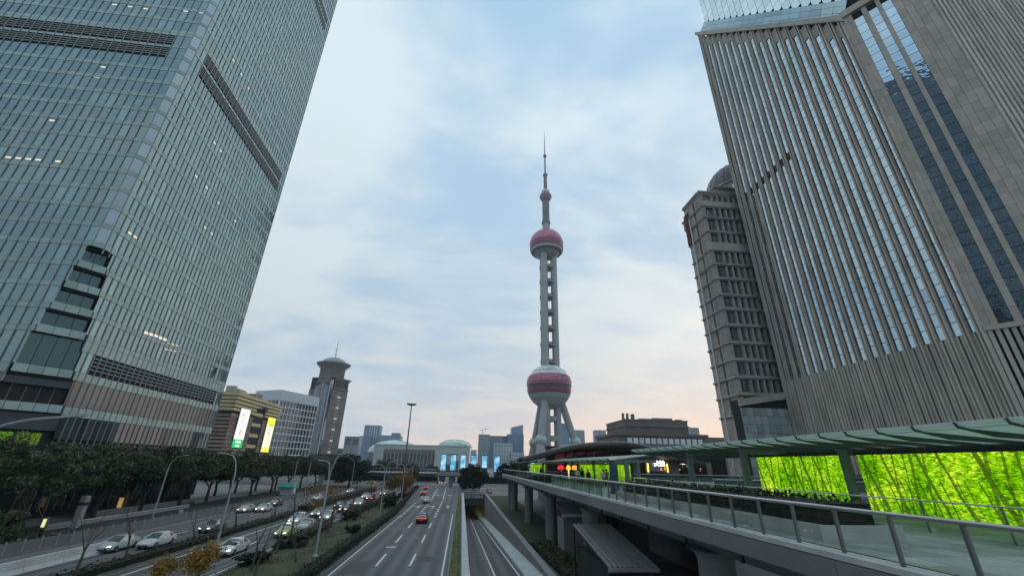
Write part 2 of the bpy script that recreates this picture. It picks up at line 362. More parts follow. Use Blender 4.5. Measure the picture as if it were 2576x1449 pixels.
for x0, x1, y0, y1, mm in ((-10.9, -8.6, 46.5, 52, pm1), (-7.4, -5.2, 66, 68.2, pm2), (-4.2, -1.9, 52, 54.5, pm1), (-4.1, -2.2, 98, 108, pm1), (-11.0, -8.3, 74, 77.5, pm2), (-7.5, -4.9, 128, 140, pm1), (-3.9, -1.8, 38, 40, pm2)): MB().quad((x0, y0, .008), (x1, y0, .008), (x1, y1, .008), (x0, y1, .008)).build('patch', mm, marks)
for x, y in ((-9.8, 58), (-6.2, 49.3), (-3.0, 61), (-9.6, 86), (-3.2, 76), (-6.4, 104)): MB().lathe([(.36, .009), (.36, .011)], 14, x, y).build('manhole_cover', mat('iron', (.035, .035, .035), .5), marks)
for k in range(9): MB().quad((-11.95, 30 + k * 14, .009), (-11.6, 30 + k * 14, .009), (-11.6, 30.7 + k * 14, .009), (-11.95, 30.7 + k * 14, .009)).build('drain_grate', MATS['iron'], marks)
smk = struct('side_road_markings', MB().quad((-29.2, 20, .012), (-29.05, 20, .012), (-29.05, 190, .012), (-29.2, 190, .012)), paint)
for k in range(14): MB().quad((-25.5, 38 + k * 11, .012), (-25.3, 38 + k * 11, .012), (-25.3, 43 + k * 11, .012), (-25.5, 43 + k * 11, .012)).build('marking', paint, smk)
MB().quad((-21.7, 20, .012), (-21.55, 20, .012), (-21.55, 190, .012), (-21.7, 190, .012)).build('marking', paint, smk)
for x in (-38.8, -41.4):
    for k in range(12): MB().quad((x, 44 + k * 12, .012), (x + .16, 44 + k * 12, .012), (x + .16, 49 + k * 12, .012), (x, 49 + k * 12, .012)).build('marking', paint, smk)
# verges (raised beds with kerbs)
def bed(name, x0, x1, y0, y1, m=lawn, h=.14, km=concrete_d):
    b = MB(); n = max(2, int((y1 - y0) / 4)); k = max(2, int((x1 - x0) / 1.5))
    grid = [[(lerp(x0 + .15, x1 - .15, i / k), lerp(y0 + .15, y1 - .15, j / n), h + (0 if i in (0, k) or j in (0, n) else random.uniform(0, .16))) for i in range(k + 1)] for j in range(n + 1)]
    b.add([p for r in grid for p in r], [(j * (k + 1) + i, j * (k + 1) + i + 1, (j + 1) * (k + 1) + i + 1, (j + 1) * (k + 1) + i) for j in range(n) for i in range(k)])
    o = struct(name, b, m, smooth=True)
    for (a0, a1) in ((x0, x0 + .149), (x1 - .149, x1)):
        yy = y0
        while yy < y1 - .01:
            ye = min(y1, yy + 12); MB().box(a0, a1, yy + .01, ye - .01, -.02, h + .012).build('kerb', km, o); yy = ye
    return o
bed('grass_strip', -0.75, 0.55, 15, 152, mat('grass_strip', (0.085, 0.10, 0.035), .95, var=.3, ns=.7, bump=.8, bs=9))
bed('verge', -21.0, -12.25, 12, 118, lawn)
bed('verge_far', -21.0, -18.6, 118.5, 200, soil)
bed('median', -33.2, -29.75, 12, 198, soil)
bed('lawn_slope', 9.0, 16.5, 62, 152, mat('lawn_dark', (0.028, 0.045, 0.022), .95, var=.3, ns=.6, bump=.8, bs=8))
bed('outer_verge', -60.5, -46.4, 40, 205, mat('dark_soil', (0.035, 0.035, 0.03), .95, var=.35, ns=.7, bump=.6, bs=4), h=.3)
strip('plaza', -130, -60.6, 30, 200, 0.006, mat('plaza_paving', (0.17, 0.17, 0.165), .8, var=.18, ns=.3))

# ---------------------------------------------------------------- underpass
def zr(y): return -0.7 - (y - 45) * .058 if y > 30 else -0.7 + (30 - y) * .0 + .87 * 0
mb = MB()
YR = [18, 45, 80, 120, 154, 215]
for a, b in zip(YR, YR[1:]): mb.quad((1.2, a, zr(a)), (7.0, a, zr(a)), (7.0, b, zr(b)), (1.2, b, zr(b)))
ramp = struct('underpass_ramp', mb, asphalt)
def rline(x, w, y0, y1, n=8, xe=None):
    b = MB(); xe = x if xe is None else xe
    for i in range(n):
        a, c = lerp(y0, y1, i / n), lerp(y0, y1, (i + 1) / n); xa, xc = lerp(x, xe, i / n), lerp(x, xe, (i + 1) / n)
        b.quad((xa - w / 2, a, zr(a) + .01), (xa + w / 2, a, zr(a) + .01), (xc + w / 2, c, zr(c) + .01), (xc - w / 2, c, zr(c) + .01))
    b.build('marking', paint, ramp)
rline(4.15, .16, 20, 153, xe=3.9); rline(1.5, .14, 20, 153); rline(6.75, .16, 20, 153, xe=6.2)
for y in (62.5, 84.0): MB().quad((1.4, y, zr(y) + .012), (6.9, y, zr(y) + .012), (6.9, y + .12, zr(y) + .005), (1.4, y + .12, zr(y) + .005)).build('joint', concrete, ramp)
up = thing('underpass', 'concrete underpass ramp walls and tunnel portal beside the main road', 'underpass', (0, 0, 0))
mb = MB()
for a, b in zip(YR[:-1], YR[1:-1]): mb.add([(.6, a, -.3), (1.2, a, -.3), (1.2, b, -.3), (.6, b, -.3), (.6, a, .55), (1.2, a, .55), (1.2, b, .55), (.6, b, .55), (1.2, a, zr(a) - .3), (1.2, b, zr(b) - .3)],
       [(4, 5, 6, 7), (0, 4, 7, 3), (8, 9, 6, 5), (0, 1, 5, 4), (2, 3, 7, 6)])
mb.build('left_wall', concrete, up)
k = 0
for y in range(18, 154, 12): MB().box(.55, 1.26, y + .02, min(y + 11.98, 154), .55, .63).build('coping', concrete_l, up)
mb = MB()
for a, b in zip(YR[:-1], YR[1:-1]): mb.add([(8.3, a, zr(a) - .3), (8.3, b, zr(b) - .3), (8.3, b, .5), (8.3, a, .5), (8.8, a, .5), (8.8, b, .5), (8.8, a, -.3), (8.8, b, -.3)], [(0, 1, 2, 3), (3, 2, 5, 4), (4, 5, 7, 6)])
mb.build('right_wall', mat('rough_concrete', (0.2, 0.195, 0.19), .9, var=.25, ns=.7, bump=.5, bs=2.2), up)
for y in range(18, 154, 12): MB().box(8.22, 8.9, y + .02, min(y + 11.98, 154), .5, .6).build('coping', concrete, up)
mb = MB()
for a, b in zip(YR[:-1], YR[1:-1]):
    pa, pb = [(7.0, zr(a) - .1), (7.0, zr(a) + .25), (7.15, zr(a) + .4), (8.3, zr(a) + .75)], [(7.0, zr(b) - .1), (7.0, zr(b) + .25), (7.15, zr(b) + .4), (8.3, zr(b) + .75)]
    mb.add([(x, a, z) for x, z in pa] + [(x, b, z) for x, z in pb], [(i, i + 1, i + 5, i + 4) for i in range(3)])
mb.build('shelf_kerb', mat('pale_kerb', (0.36, 0.42, 0.42), .6, var=.15, ns=.8), up, smooth=True)
MB().box(1.2, 8.3, 154, 154.6, -2.4, .25).build('portal_beam', mat('brown_sign', (0.05, 0.04, 0.036), .5, var=.2), up)
MB().box(.6, 8.8, 153.9, 154.7, .25, .75).build('portal_coping', concrete, up)
MB().box(1.2, 8.3, 154.6, 215, -2.9, -2.6).build('tunnel_ceiling', concrete_d, up)
MB().box(.9, 1.2, 154, 215, -11, -2.6).build('tunnel_wall', mat('tunnel_yellow', (0.16, 0.145, 0.045), .5, var=.2, ns=.5), up)
MB().box(8.3, 8.6, 154, 215, -11, -2.6).build('tunnel_wall', MATS['tunnel_yellow'], up)
MB().box(1.2, 8.3, 196, 196.3, -11, -2.6).build('tunnel_end', MATS['tunnel_yellow'], up)
for y in (158, 170, 184, 198): MB().box(2.2, 2.8, y, y + 1.4, -2.98, -2.9).build('tunnel_lamp', emit('tunnel_lamp', (1, .85, .4), 6), up)
tm = text_mesh('portal_letters', '延安东路隧道', 1.05, white, .04)
put('portal_letters', tm, up, Matrix.Translation((4.75, 153.97, -.75)) @ Matrix.Rotation(PI / 2, 4, 'X'))

# ---------------------------------------------------------------- hedge along the carriageway
def leaf_blob(mb, rnd, pts, size, colour=lambda p: random.random()):
    """little leaf faces at given points"""
    for p in pts:
        s = size * rnd.uniform(.6, 1.3); a = Vector((rnd.gauss(0, 1), rnd.gauss(0, 1), rnd.gauss(0, 1))).normalized()
        b = a.orthogonal().normalized(); b = (b * math.cos(rnd.random() * 6.28) + a.cross(b) * math.sin(rnd.random() * 6.28)).normalized(); c = a.cross(b)
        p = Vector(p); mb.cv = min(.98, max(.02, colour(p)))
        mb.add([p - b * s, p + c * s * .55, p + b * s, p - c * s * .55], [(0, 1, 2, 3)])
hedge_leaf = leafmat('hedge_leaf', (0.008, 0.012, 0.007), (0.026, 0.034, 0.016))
def hedge(name, path, w, h, label, m=hedge_leaf, size=.13, dens=55, cat='hedge', group=None, z=.1):
    rnd = random.Random(len(name) + int(path[0][1]) + int(path[0][0]))
    core = MB(); lf = MB(); x0, y0 = path[0]
    for (xa, ya), (xb, yb) in zip(path, path[1:]):
        d = Vector((xb - xa, yb - ya, 0)); ln = d.length; d.normalize(); nrm = Vector((d.y, -d.x, 0))
        A = Vector((xa, ya, z)); i = nrm * (w / 2 - .08)
        core.extr([A - i, A + i, A + i + Vector((0, 0, h - .1)), A - i + Vector((0, 0, h - .1))], d * ln)
        for k in range(int(ln * dens * (w + 2 * h) / 3)):
            t = rnd.uniform(0, ln); q = rnd.uniform(-h, w + h)
            off, zz = (-w / 2, q + h) if q < 0 else ((q - w / 2, h) if q < w else (w / 2, h - (q - w)))
            bmp = .12 * math.sin(t * 1.7 + off * 3) + .08 * math.sin(t * 4.1)
            lf_p = A + d * t + nrm * (off * (1 + .1 * bmp) + rnd.gauss(0, .05)) + Vector((0, 0, max(.02, zz * (1 + bmp * .6)) + rnd.gauss(0, .05)))
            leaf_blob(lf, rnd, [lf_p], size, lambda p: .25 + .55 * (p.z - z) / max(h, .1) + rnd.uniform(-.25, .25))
    o = thing(name, label, cat, (x0, y0, 0), 0, group)
    for b, nm, mm in ((core, 'stems', mat('hedge_core', (0.01, 0.013, 0.008), .95)), (lf, 'foliage', m)):
        b.v = [(p[0] - x0, p[1] - y0, p[2]) for p in b.v]; b.build(nm, mm, o)
    return o
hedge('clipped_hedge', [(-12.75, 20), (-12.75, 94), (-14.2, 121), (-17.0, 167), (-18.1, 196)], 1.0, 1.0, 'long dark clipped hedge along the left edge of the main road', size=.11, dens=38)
hedge('shrub_bed', [(11.4, 30), (10.6, 60)], 2.4, .7, 'leafy ground shrub bed beside the underpass wall below the walkway', leafmat('shrub_leaf', (0.015, 0.022, 0.01), (0.09, 0.10, 0.035)), .14, 45, 'shrubs')
hedge('median_hedge', [(-31.4, 30), (-31.4, 96)], 1.6, .7, 'low dark hedge on the median between the two left roads', size=.14, dens=18)

# ================================================================== GLASS OFFICE TOWER ON THE LEFT
GL = glassy('curtain_glass', (0.082, 0.132, 0.138), (0.60, 0.79, 0.83), refl=.2, rough=.05, pv=.6, wav=.35, add=.2, blind=.16)
SP = mat('spandrel_glass', (0.31, 0.43, 0.405), .22, var=.08, pv=.14, spec=.6)
FIN = mat('mullion_alu', (0.24, 0.30, 0.30), .4, metal=.3, var=.1)
LOUV = mat('louvre_slat', (0.22, 0.25, 0.25), .5, var=.1)
BEIGE = glassy('blind_glass', (0.19, 0.17, 0.16), (.6, .62, .64), refl=.06, rough=.1, pv=.3, add=.14)
BASEG = glassy('base_glass', (0.03, 0.042, 0.05), (.6, .68, .74), refl=.1, rough=.05, pv=.7, add=.2)
FACET = glassy('recess_glass', (0.026, 0.055, 0.06), (.35, .5, .52), refl=.16, rough=.05, pv=.5)
WARM = emit('office_light', (1, .9, .68), .75)
t = thing('glass_office_tower', 'tall green glass office tower with dark louvre bands on the left', 'skyscraper', (-70, 75.5, 0))
FR = frame((0, 0, 0), (0, 1, 0), (1, 0, 0)); FL = frame((0, 0, 0), (-1, 0, 0), (0, -1, 0))
FH = 4.17; ZK = [12.4 + FH * k for k in range(0, 52)]; ZTOP = ZK[-1]
LR, LL = 54.0, 54.0; PR, PL = 1.5, 1.8
def cutA(z): return lerp(3.2, 7.9, min(1, max(0, (46 - z) / 34))) if z < 45.5 else 1.2
def cutB(z): return lerp(1.8, 6.0, min(1, max(0, (46 - z) / 34))) if z < 45.5 else 1.2
rowsR = [(1.0, 11.9, 'base'), (12.3, 16.1, 'base'), (16.1, 17.7, 'sp'), (17.7, 22.1, 'beige'), (22.1, 23.6, 'sp'), (23.6, 27.2, 'lv'), (27.2, 29.1, 'sp')]
rowsL = [(12.4, 16.4, 'base'), (16.4, 17.9, 'sp'), (17.9, 22.1, 'beige'), (22.1, 23.6, 'sp'), (23.6, 29.1, 'gl')]
for k in range(4, 51):
    z = ZK[k]
    if k in (20, 21, 40, 41):
        for rr in (rowsR, rowsL): rr.append((z, z + 3.4, 'lv')); rr.append((z + 3.4, z + FH, 'sp'))
    else:
        for rr in (rowsR, rowsL): rr.append((z, z + 1.05, 'sp')); rr.append((z + 1.05, z + FH, 'gl'))
panes, spans, beiges, bases, lvs = [], [], [], [], []
for F, Ln, P, rows, cut in ((FR, LR, PR, rowsR, cutA), (FL, LL, PL, rowsL, cutB)):
    n = int((Ln - 1.2) / P)
    for z0, z1, ty in rows:
        c = cut((z0 + z1) / 2)
        for i in range(n):
            u0, u1 = 1.2 + i * P + .06, 1.2 + (i + 1) * P - .06
            if u1 < c + .3: continue
            u0 = max(u0, c)
            tt = ty
            if ty == 'lv' and (u0 < c + 2.6 or i >= n - 2): tt = 'gl'
            {'gl': panes, 'sp': spans, 'beige': beiges, 'base': bases, 'lv': lvs}[tt].append((F, u0, u1, z0 + .03, z1 - .03))
def near(it): F, u0, u1, z0, z1 = it; p = F @ Vector(((u0 + u1) / 2, 0, (z0 + z1) / 2)); return (p.x - 70) ** 2 + (p.y + 75.5) ** 2 + 1.0 * (p.z - 9.5) ** 2
def multi(name, items, w0, w1, m, jit=0, maxn=300):
    items = sorted(items, key=near); me = unitbox(m, name); mbb = MB()
    for i, (F, u0, u1, z0, z1) in enumerate(items):
        if i < maxn:
            J = Matrix.Rotation(random.uniform(-jit, jit), 4, 'Z') @ Matrix.Rotation(random.uniform(-jit, jit), 4, 'X') if jit else Matrix.Identity(4)
            piece(name, me, t, F @ Matrix.Translation((u0, w0, z0)) @ J @ Matrix.Diagonal((u1 - u0, w1 - w0, z1 - z0, 1)))
        else:
            mbb.M = F; mbb.cv = random.random() * .97 + .01; a, b = random.uniform(-jit, jit) * 1.2, random.uniform(-jit, jit) * 2
            mbb.add([(u0, w0, z0), (u1, w0, z0), (u1, w1 + a, z0), (u0, w1 - a, z0), (u0, w0, z1), (u1, w0, z1), (u1, w1 + a + b, z1), (u0, w1 - a + b, z1)],
                    [(0, 3, 2, 1), (4, 5, 6, 7), (1, 2, 6, 5), (2, 3, 7, 6), (3, 0, 4, 7)])
    if mbb.f: mbb.build(name, m, t, stuff=True)
multi('window_pane', panes, -.1, -.03, GL, jit=.006)
multi('spandrel_panel', spans, -.1, .03, SP)
multi('shaded_pane', beiges, -.1, -.03, BEIGE, jit=.004)
multi('lobby_pane', bases, -.1, -.03, BASEG, jit=.004)
# louvre bands: dark openings with slats running across
for F, Ln, P, rows, cut in ((FR, LR, PR, rowsR, cutA), (FL, LL, PL, rowsL, cutB)):
    n = int((Ln - 1.2) / P)
    for z0, z1, ty in rows:
        if ty != 'lv': continue
        i0 = int(math.ceil((cut((z0 + z1) / 2) + 2.6 - 1.2) / P)); u0, u1 = 1.2 + i0 * P, 1.2 + (n - 2) * P
        bars('louvre_backing', t, F, [(u0, u1, z0 + .03, z1 - .03)], -.5, -.35, black)
        bars('louvre_slat', t, F, [(u0, u1, z0 + .1 + q * (z1 - z0 - .1) / 5, z0 + .34 + q * (z1 - z0 - .1) / 5) for q in range(1, 5)], -.34, .02, LOUV)
# vertical mullion fins, one part each
for F, Ln, P, cut, zb in ((FR, LR, PR, cutA, 1.0), (FL, LL, PL, cutB, 12.4)):
    n = int((Ln - 1.2) / P)
    for i in range(n + 1):
        u = 1.2 + i * P; z0 = zb
        while z0 < 46 and cut(z0 + 1) > u + .1: z0 += FH / 2
        bars('mullion', t, F, [(u - .05, u + .05, z0, ZTOP)], -.1, .13, FIN)
# narrow facet on the corner above the recess
FC = frame((-1.2, 0, 0), (1, 1, 0), (1, -1, 0)); fl = math.hypot(1.2, 1.2)
FACETG = glassy('corner_glass', (0.06, 0.09, 0.105), (.7, .85, .92), refl=.3, rough=.04, pv=.4)
rects('corner_pane', t, FC, [(.05, fl - .05, ZK[k] + 1.05, ZK[k + 1] - .03) for k in range(8, 51)], -.1, -.03, FACETG, jit=.004)
rects('corner_spandrel', t, FC, [(.05, fl - .05, ZK[k] + .03, ZK[k] + 1.02) for k in range(8, 51)], -.1, .02, SP)
# stepped recess cut into the corner
rec = [(41.55, 45.75, 'win'), (37.4, 41.55, 'win'), (33.25, 37.4, 'win'), (29.1, 33.25, 'win'), (22.3, 29.1, 'tall'), (16.4, 22.3, 'open'), (9.0, 16.4, 'base')]
for z0, z1, ty in rec:
    a, b = cutA((z0 + z1) / 2), cutB((z0 + z1) / 2); A, B = Vector((0, a, 0)), Vector((-b, 0, 0)); ln = (A - B).length
    F = frame(tuple(B), tuple(A - B), (a, -b, 0)); n = max(2, round(ln / 1.9))
    sz = 1.35
    bars('recess_spandrel', t, F, [(ln * i / n + .04, ln * (i + 1) / n - .04, z0 + .02, z0 + sz) for i in range(n)], -.25, .02, SP)
    gm = {'win': FACET, 'tall': FACET, 'open': mat('open_floor', (.02, .016, .014), .5, var=.4), 'base': mat('recess_base', (.014, .018, .02), .4, var=.4)}[ty]
    dp = {'win': -1.0, 'tall': -.5, 'open': -1.2, 'base': -1.6}[ty]
    bars('recess_pane', t, F, [(ln * i / n + .04, ln * (i + 1) / n - .04, z0 + sz, z1 - .02) for i in range(n)], dp - .1, dp, gm)
    if ty in ('win', 'open'): bars('recess_head', t, F, [(.04, ln - .04, z1 - .3, z1 - .03)], dp, -.3, mat('recess_head', (.03, .045, .048), .5))
    if ty == 'open':
        bars('recess_mullion', t, F, [(ln * i / n - .03, ln * i / n + .03, z0 + sz, z1 - .03) for i in range(1, n)], dp, dp + .15, FIN)
        bars('dark_fascia', t, F, [(.04, ln - .04, z1 - 1.7, z1 - .5)], dp, -.26, mat('slate_fascia', (.06, .085, .10), .4))
    if ty == 'base':
        bars('dark_fascia', t, F, [(.04, ln - .04, 13.6, z0 + 7.2)], -1.0, -.2, MATS['slate_fascia'])
        for q0, q1 in ((.22, .5), (.55, .84)):
            gmb = MB(); rnd = random.Random(5); gmb.M = F
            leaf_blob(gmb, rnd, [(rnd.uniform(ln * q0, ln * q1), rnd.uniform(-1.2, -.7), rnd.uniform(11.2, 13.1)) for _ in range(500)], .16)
            gmb.build('lit_planting', emit('lit_planting', (.16, .42, .03), .5) if q0 < .3 else emit('lit_planting_b', (.2, .38, .03), .4), t)  # leaves glow by themselves in place of lamps shining on the planting
# lit rooms seen through the glass
for y, z, wd in ((93.5, 34.3, 1.3), (95, 34.4, 1.3), (96.6, 34.5, 1.3), (98.1, 34.5, 1.3), (99.6, 34.55, 1.3), (101.2, 33.4, 1.3), (102.7, 33.6, 1.2), (104.2, 33.7, 1.2)):
    u = y - 75.5; bars('ceiling_light', t, FR, [(u, u + wd, z, z + .5)], -.03, -.015, WARM)
    if y > 100: bars('ceiling_light', t, FR, [(u, u + wd, z + .8, z + .95), (u, u + wd, z - .6, z - .45)], -.03, -.015, WARM)
for y, z in ((87.8, 111.4), (92, 111.4), (97.1, 111.1), (92.1, 86), (95, 86.1), (91.6, 73.9), (96, 73.9), (81, 51.3), (82.6, 51.3), (100.9, 73.3), (110, 73.3), (100.5, 64.6), (103.6, 64.6)):
    u = y - 75.5; u = 1.2 + PR * int((u - 1.2) / PR) + .25; bars('ceiling_light', t, FR, [(u, u + .9, z, z + .35)], -.02, -.012, WARM)
for x, z in ((91.8, 111.6), (88, 111.5), (84.7, 111.4), (75, 112.2), (72, 112.3), (87, 87.4), (84.4, 87.7), (86, 90.6), (90.9, 74.1), (94, 63.9), (92.3, 63.9), (90.4, 63.9), (88.5, 63.9), (84.6, 63.9)):
    u = x - 70; u = 1.2 + PL * int((u - 1.2) / PL) + .3; bars('ceiling_light', t, FL, [(u, u + 1.0, z, z + .35)], -.02, -.012, WARM)
# structural core behind the skin
core = MB(); levels = [(0, 16.4), (16.4, 22.3), (22.3, 29.1), (29.1, 33.25), (33.25, 37.4), (37.4, 41.55), (41.55, 45.75), (45.75, ZTOP)]
for z0, z1 in levels:
    a, b = cutA((z0 + z1) / 2) + 2.6, cutB((z0 + z1) / 2) + 2.6
    if z0 > 45: a = b = 1.5
    core.prism([(-.52, a), (-.52, LR - .1), (-LL + .1, LR - .1), (-LL + .1, .52), (-b, .52)], z0 + .001, z1)
core.build('core', dark, t)
MB().box(-LL, -.1, .1, LR, ZTOP, ZTOP + 1.5).build('parapet', FIN, t)

# ================================================================== STONE-RIBBED TOWER ON THE RIGHT
STONE = mat('warm_grey_stone', (0.41, 0.375, 0.325), .75, var=.14, ns=.35, pv=.1, bump=.2, bs=3)
STONE2 = mat('stone_rib', (0.435, 0.395, 0.34), .75, var=.26, ns=.5, pv=.08, bump=.2, bs=3, stretch=(1, 1, .25))
PANE = glassy('mirror_pane', (0.03, 0.05, 0.06), (.56, .74, .83), refl=.6, rough=.02, pv=.3, wav=.2, add=.2)
DPANE = glassy('chamfer_pane', (0.012, 0.022, 0.03), (.62, .8, .92), refl=.62, rough=.03, pv=.3, wav=.3)
t = thing('ribbed_stone_tower', 'tall stone tower with close vertical ribs and mirror windows on the right', 'skyscraper', (80, 52.6, 0))
F = frame((0, 0, 0), (0, 1, 0), (-1, 0, 0)); LN = 44.3; NP = 18; P = LN / NP
def ztop(u): return 103.5 + 58.0 * u / LN
ph = 2.32; zb = 30.3
pil = {}
def pilaster(u, z1, name='pilaster', wd=1.16):
    b = MB(); b.M = F
    h = wd / 2
    poly = [(-h, 0), (-h, .1), (-h + .12, .1), (-h + .12, .38), (-.15, .38), (-.15, -.1), (.15, -.1), (.15, .38), (h - .12, .38), (h - .12, .1), (h, .1), (h, 0)]
    lo = [(u + x, w, 9.0) for x, w in poly]; hi = [(u + x, w, ztop(max(0, min(LN, u + x))) - .2) for x, w in poly]
    n = len(poly); b.add(lo + hi, [tuple(range(n - 1, -1, -1)), tuple(range(n, 2 * n))] + [(i, (i + 1) % n, n + (i + 1) % n, n + i) for i in range(n)])
    b.build(name, STONE2, t)
for i in range(NP + 1): pilaster(max(.58, min(LN - .58, i * P)), 0)
items = []; ribs = []; vents = []
for i in range(NP):
    u0, u1 = i * P + .6, (i + 1) * P - .6
    k = 0
    while True:
        z0 = zb + k * ph; z1 = z0 + ph - .12
        if z1 > ztop(u0) - 3.2: break
        (vents if (k == 23 and 8 < i) else items).append((u0, u1, z0, z1)); k += 1
    bars('head_panel', t, F, [(u0, u1, zb + k * ph, ztop(u0) - .4)], -.05, .1, STONE)
    bars('stone_rib', t, F, [(u0 + .1, u0 + .46, 9, zb - .1), (u0 + .78, u1 - .1, 9, zb - .1)], -.1, .16, STONE2)
items.sort(key=lambda q: (q[0] + 52) ** 2 + (q[2]) ** 2)
rects('window_pane', t, F, items, -.16, -.08, PANE, maxn=300, jit=.004)
bars('vent_grille', t, F, vents, -.1, -.02, black)
bars('stone_rib', t, F, [], 0, 0, STONE2)
mb = MB(); mb.M = F   # sloping cornice
mb.extr([(-.2, -.6, ztop(0) - .6), (-.2, 1.1, ztop(0) - .6), (-.2, 1.1, ztop(0) + 1.2), (-.2, -.6, ztop(0) + 1.2)], (LN + .4, 0, 58.0 * (LN + .4) / LN))
mb.build('sloping_cornice', STONE, t)
# glass body rising above the cornice, with a darker sloping apron at its foot
UP = glassy('upper_glass', (0.05, 0.075, 0.09), (.7, .86, .94), refl=.6, rough=.03, pv=.3, wav=.2)
AP = glassy('apron_glass', (0.04, 0.055, 0.06), (.55, .68, .72), refl=.28, rough=.08, pv=.5)
ui = []
for i in range(NP):
    for k in range(24):
        z0 = ztop((i + .5) * P) + 8 + k * 3.6
        if z0 < 205: ui.append((i * P + .05, (i + 1) * P - .05, z0, z0 + 3.5))
rects('upper_pane', t, F, ui, -4.1, -4.0, UP, maxn=300, jit=.006)
am = unitbox(AP, 'apron_pane')
for i in range(NP):
    for k in range(3):
        u0 = i * P + .06; za = ztop((i + .5) * P) + .6 + k * 2.6; b = MB(); b.M = F
        dz = 58.0 / LN * P; b.extr([(u0, -.6 - 1.1 * k, za - dz / 2), (u0 + P - .12, -.6 - 1.1 * k, za + dz / 2), (u0 + P - .12, -1.65 - 1.1 * k, za + 2.5 + dz / 2), (u0, -1.65 - 1.1 * k, za + 2.5 - dz / 2)], (0, -.08, 0))
        b.build('apron_pane', AP, t)
# chamfered corner with three window strips between stone slabs
cu = Vector((.574, -.819, 0)); CF = frame((0, 0, 0), cu, (-.819, -.574, 0)); CL = 12.3
cells = []
for k in range(32):
    z0 = 30.8 + k * 2.3; z1 = z0 + 2.27
    for u0, u1 in ((0.02, .8), (.83, 1.57), (3.23, 4.1), (5.63, 6.3), (7.88, 9.0), (9.03, 10.1), (10.13, 11.2), (11.23, 12.3)): cells.append((u0, u1, z0, z1))
rects('stone_panel', t, CF, cells, -.3, .0, STONE, maxn=300)
rects('chamfer_pane', t, CF, [(u0, u1, 30.8 + k * 2.3, 30.8 + k * 2.3 + 2.2) for k in range(31) for u0, u1 in ((1.62, 3.18), (4.14, 5.6), (6.34, 7.84))], -.42, -.34, DPANE, jit=.004)
bars('cornice', t, CF, [(-.3, CL + .3, 103.9, 105.6)], -.8, .5, STONE); bars('lower_ledge', t, CF, [(-.1, CL + .1, 30.0, 30.75)], -.5, .25, STONE)
bars('stone_rib', t, CF, [(i * .82 + .1, i * .82 + .62, 9, 30.0) for i in range(15)], -.4, .05, STONE2)
# ribbed end wall facing the walkway
c2 = cu * CL; SF = frame((c2.x, c2.y, 0), (1, 0, 0), (0, -1, 0))
bars('stone_rib', t, SF, [(i * 1.25 + .1, i * 1.25 + .78, 9, 142) for i in range(44)], -.3, .25, STONE2)
mb = MB(); mb.M = SF; mb.box(0, 55, -.5, -.3, 9, 141.5); mb.build('end_wall', mat('green_grey_stone', (.24, .25, .215), .8, var=.2, ns=.4), t)
mb = MB(); poly = [(.25, -.1 + 0), (.25, LN), (50, LN), (50, c2.y + .6), (c2.x + .3, c2.y + .6), (.55, -.1)]
mb.prism(poly, 0, 103); mb.build('core', dark, t)
mb = MB(); mb.M = None
mb.add([(.3, 0, 103), (.3, LN, 103), (.3, LN, ztop(LN) - 1), (.3, 0, 103.01), (40, 0, 103), (40, LN, 103), (40, LN, ztop(LN) - 1)], [(0, 1, 2, 3), (3, 2, 6, 4), (1, 5, 6, 2)]); mb.build('core', dark, t)
MB().box(4.3, 40, 0, LN, 103, 204.5).build('core', dark, t)
MB().box(c2.x + .1, 50, c2.y + .3, 0, 103, 141).build('core', dark, t)
MB().box(.1, 50, c2.y - .3 + 1, LN, 0, 9.2).build('base', concrete_d, t)

# towers across the street behind the viewer: they show only as reflections in the windows
def behind(label, x, y, w, d, h, seed):
    o = thing('street_side_tower', label, 'building', (x, y, 0)); rnd = random.Random(seed)
    MB().box(.3, w - .3, .3, d - .3, 0, h - .5).build('core', dark, o); DK = glassy('behind_glass', (.012, .02, .026), (.5, .6, .66), refl=.2, rough=.08, pv=.6); BD = mat('behind_stone', (.09, .095, .1), .7)
    for f, ln in ((frame((w, 0, 0), (0, 1, 0), (1, 0, 0)), d), (frame((0, d, 0), (1, 0, 0), (0, 1, 0)), w)):
        n = int(ln / 3); bars('window_strip', o, f, [(.1, ln - .1, k * 4 + 1, k * 4 + 3.8) for k in range(int(h / 4))], -.3, 0, DK); bars('floor_band', o, f, [(0, ln, k * 4 - .2, k * 4 + 1) for k in range(int(h / 4) + 1)], -.3, .15, BD); bars('fin', o, f, [(ln * i / n - .2, ln * i / n + .2, 0, h) for i in range(n + 1)], -.3, .3, BD)
    MB().lathe([(w * .3, h - .5), (w * .3, h + 6), (w * .12, h + 12), (.1, h + 22)], 16, w / 2, d / 2).build('crown', BD, o)
behind('dark glass tower behind the viewer, mirrored in the corner windows of the ribbed tower', -100, -106, 42, 44, 222, 1)
behind('second dark tower behind the viewer, mirrored in the left glass tower', -150, -50, 36, 36, 96, 2)

# ================================================================== BRACKETED STONE BUILDING WITH DOME
GST = mat('weathered_stone', (0.37, 0.35, 0.31), .8, var=.22, ns=.5, pv=.08, bump=.3, bs=2)
DG = glassy('dark_window', (0.04, 0.055, 0.06), (.65, .78, .84), refl=.4, rough=.06, pv=.6)
t = thing('domed_stone_tower', 'grey stone tower with ledges at every floor and a dome on its roof', 'building', (70.3, 101, 0))
q = lambda z: (z - 9.5) * .631 + 9.5
F = frame((0, 0, 0), (1, 0, 0), (0, -1, 0)); FLf = frame((0, 0, 0), (0, 1, 0), (-1, 0, 0)); WD, DP = 26.0, 9.8
ledges = [q(z) for z in (29.6, 37.5, 44.6, 51.9, 59.4, 67.3, 74.9, 81.7, 89.8, 97.2, 104.8, 114.9, 123.0, 129.7, 137.7)]
MB().box(.6, WD, .6, DP, 0, ledges[-1]).build('core', dark, t)
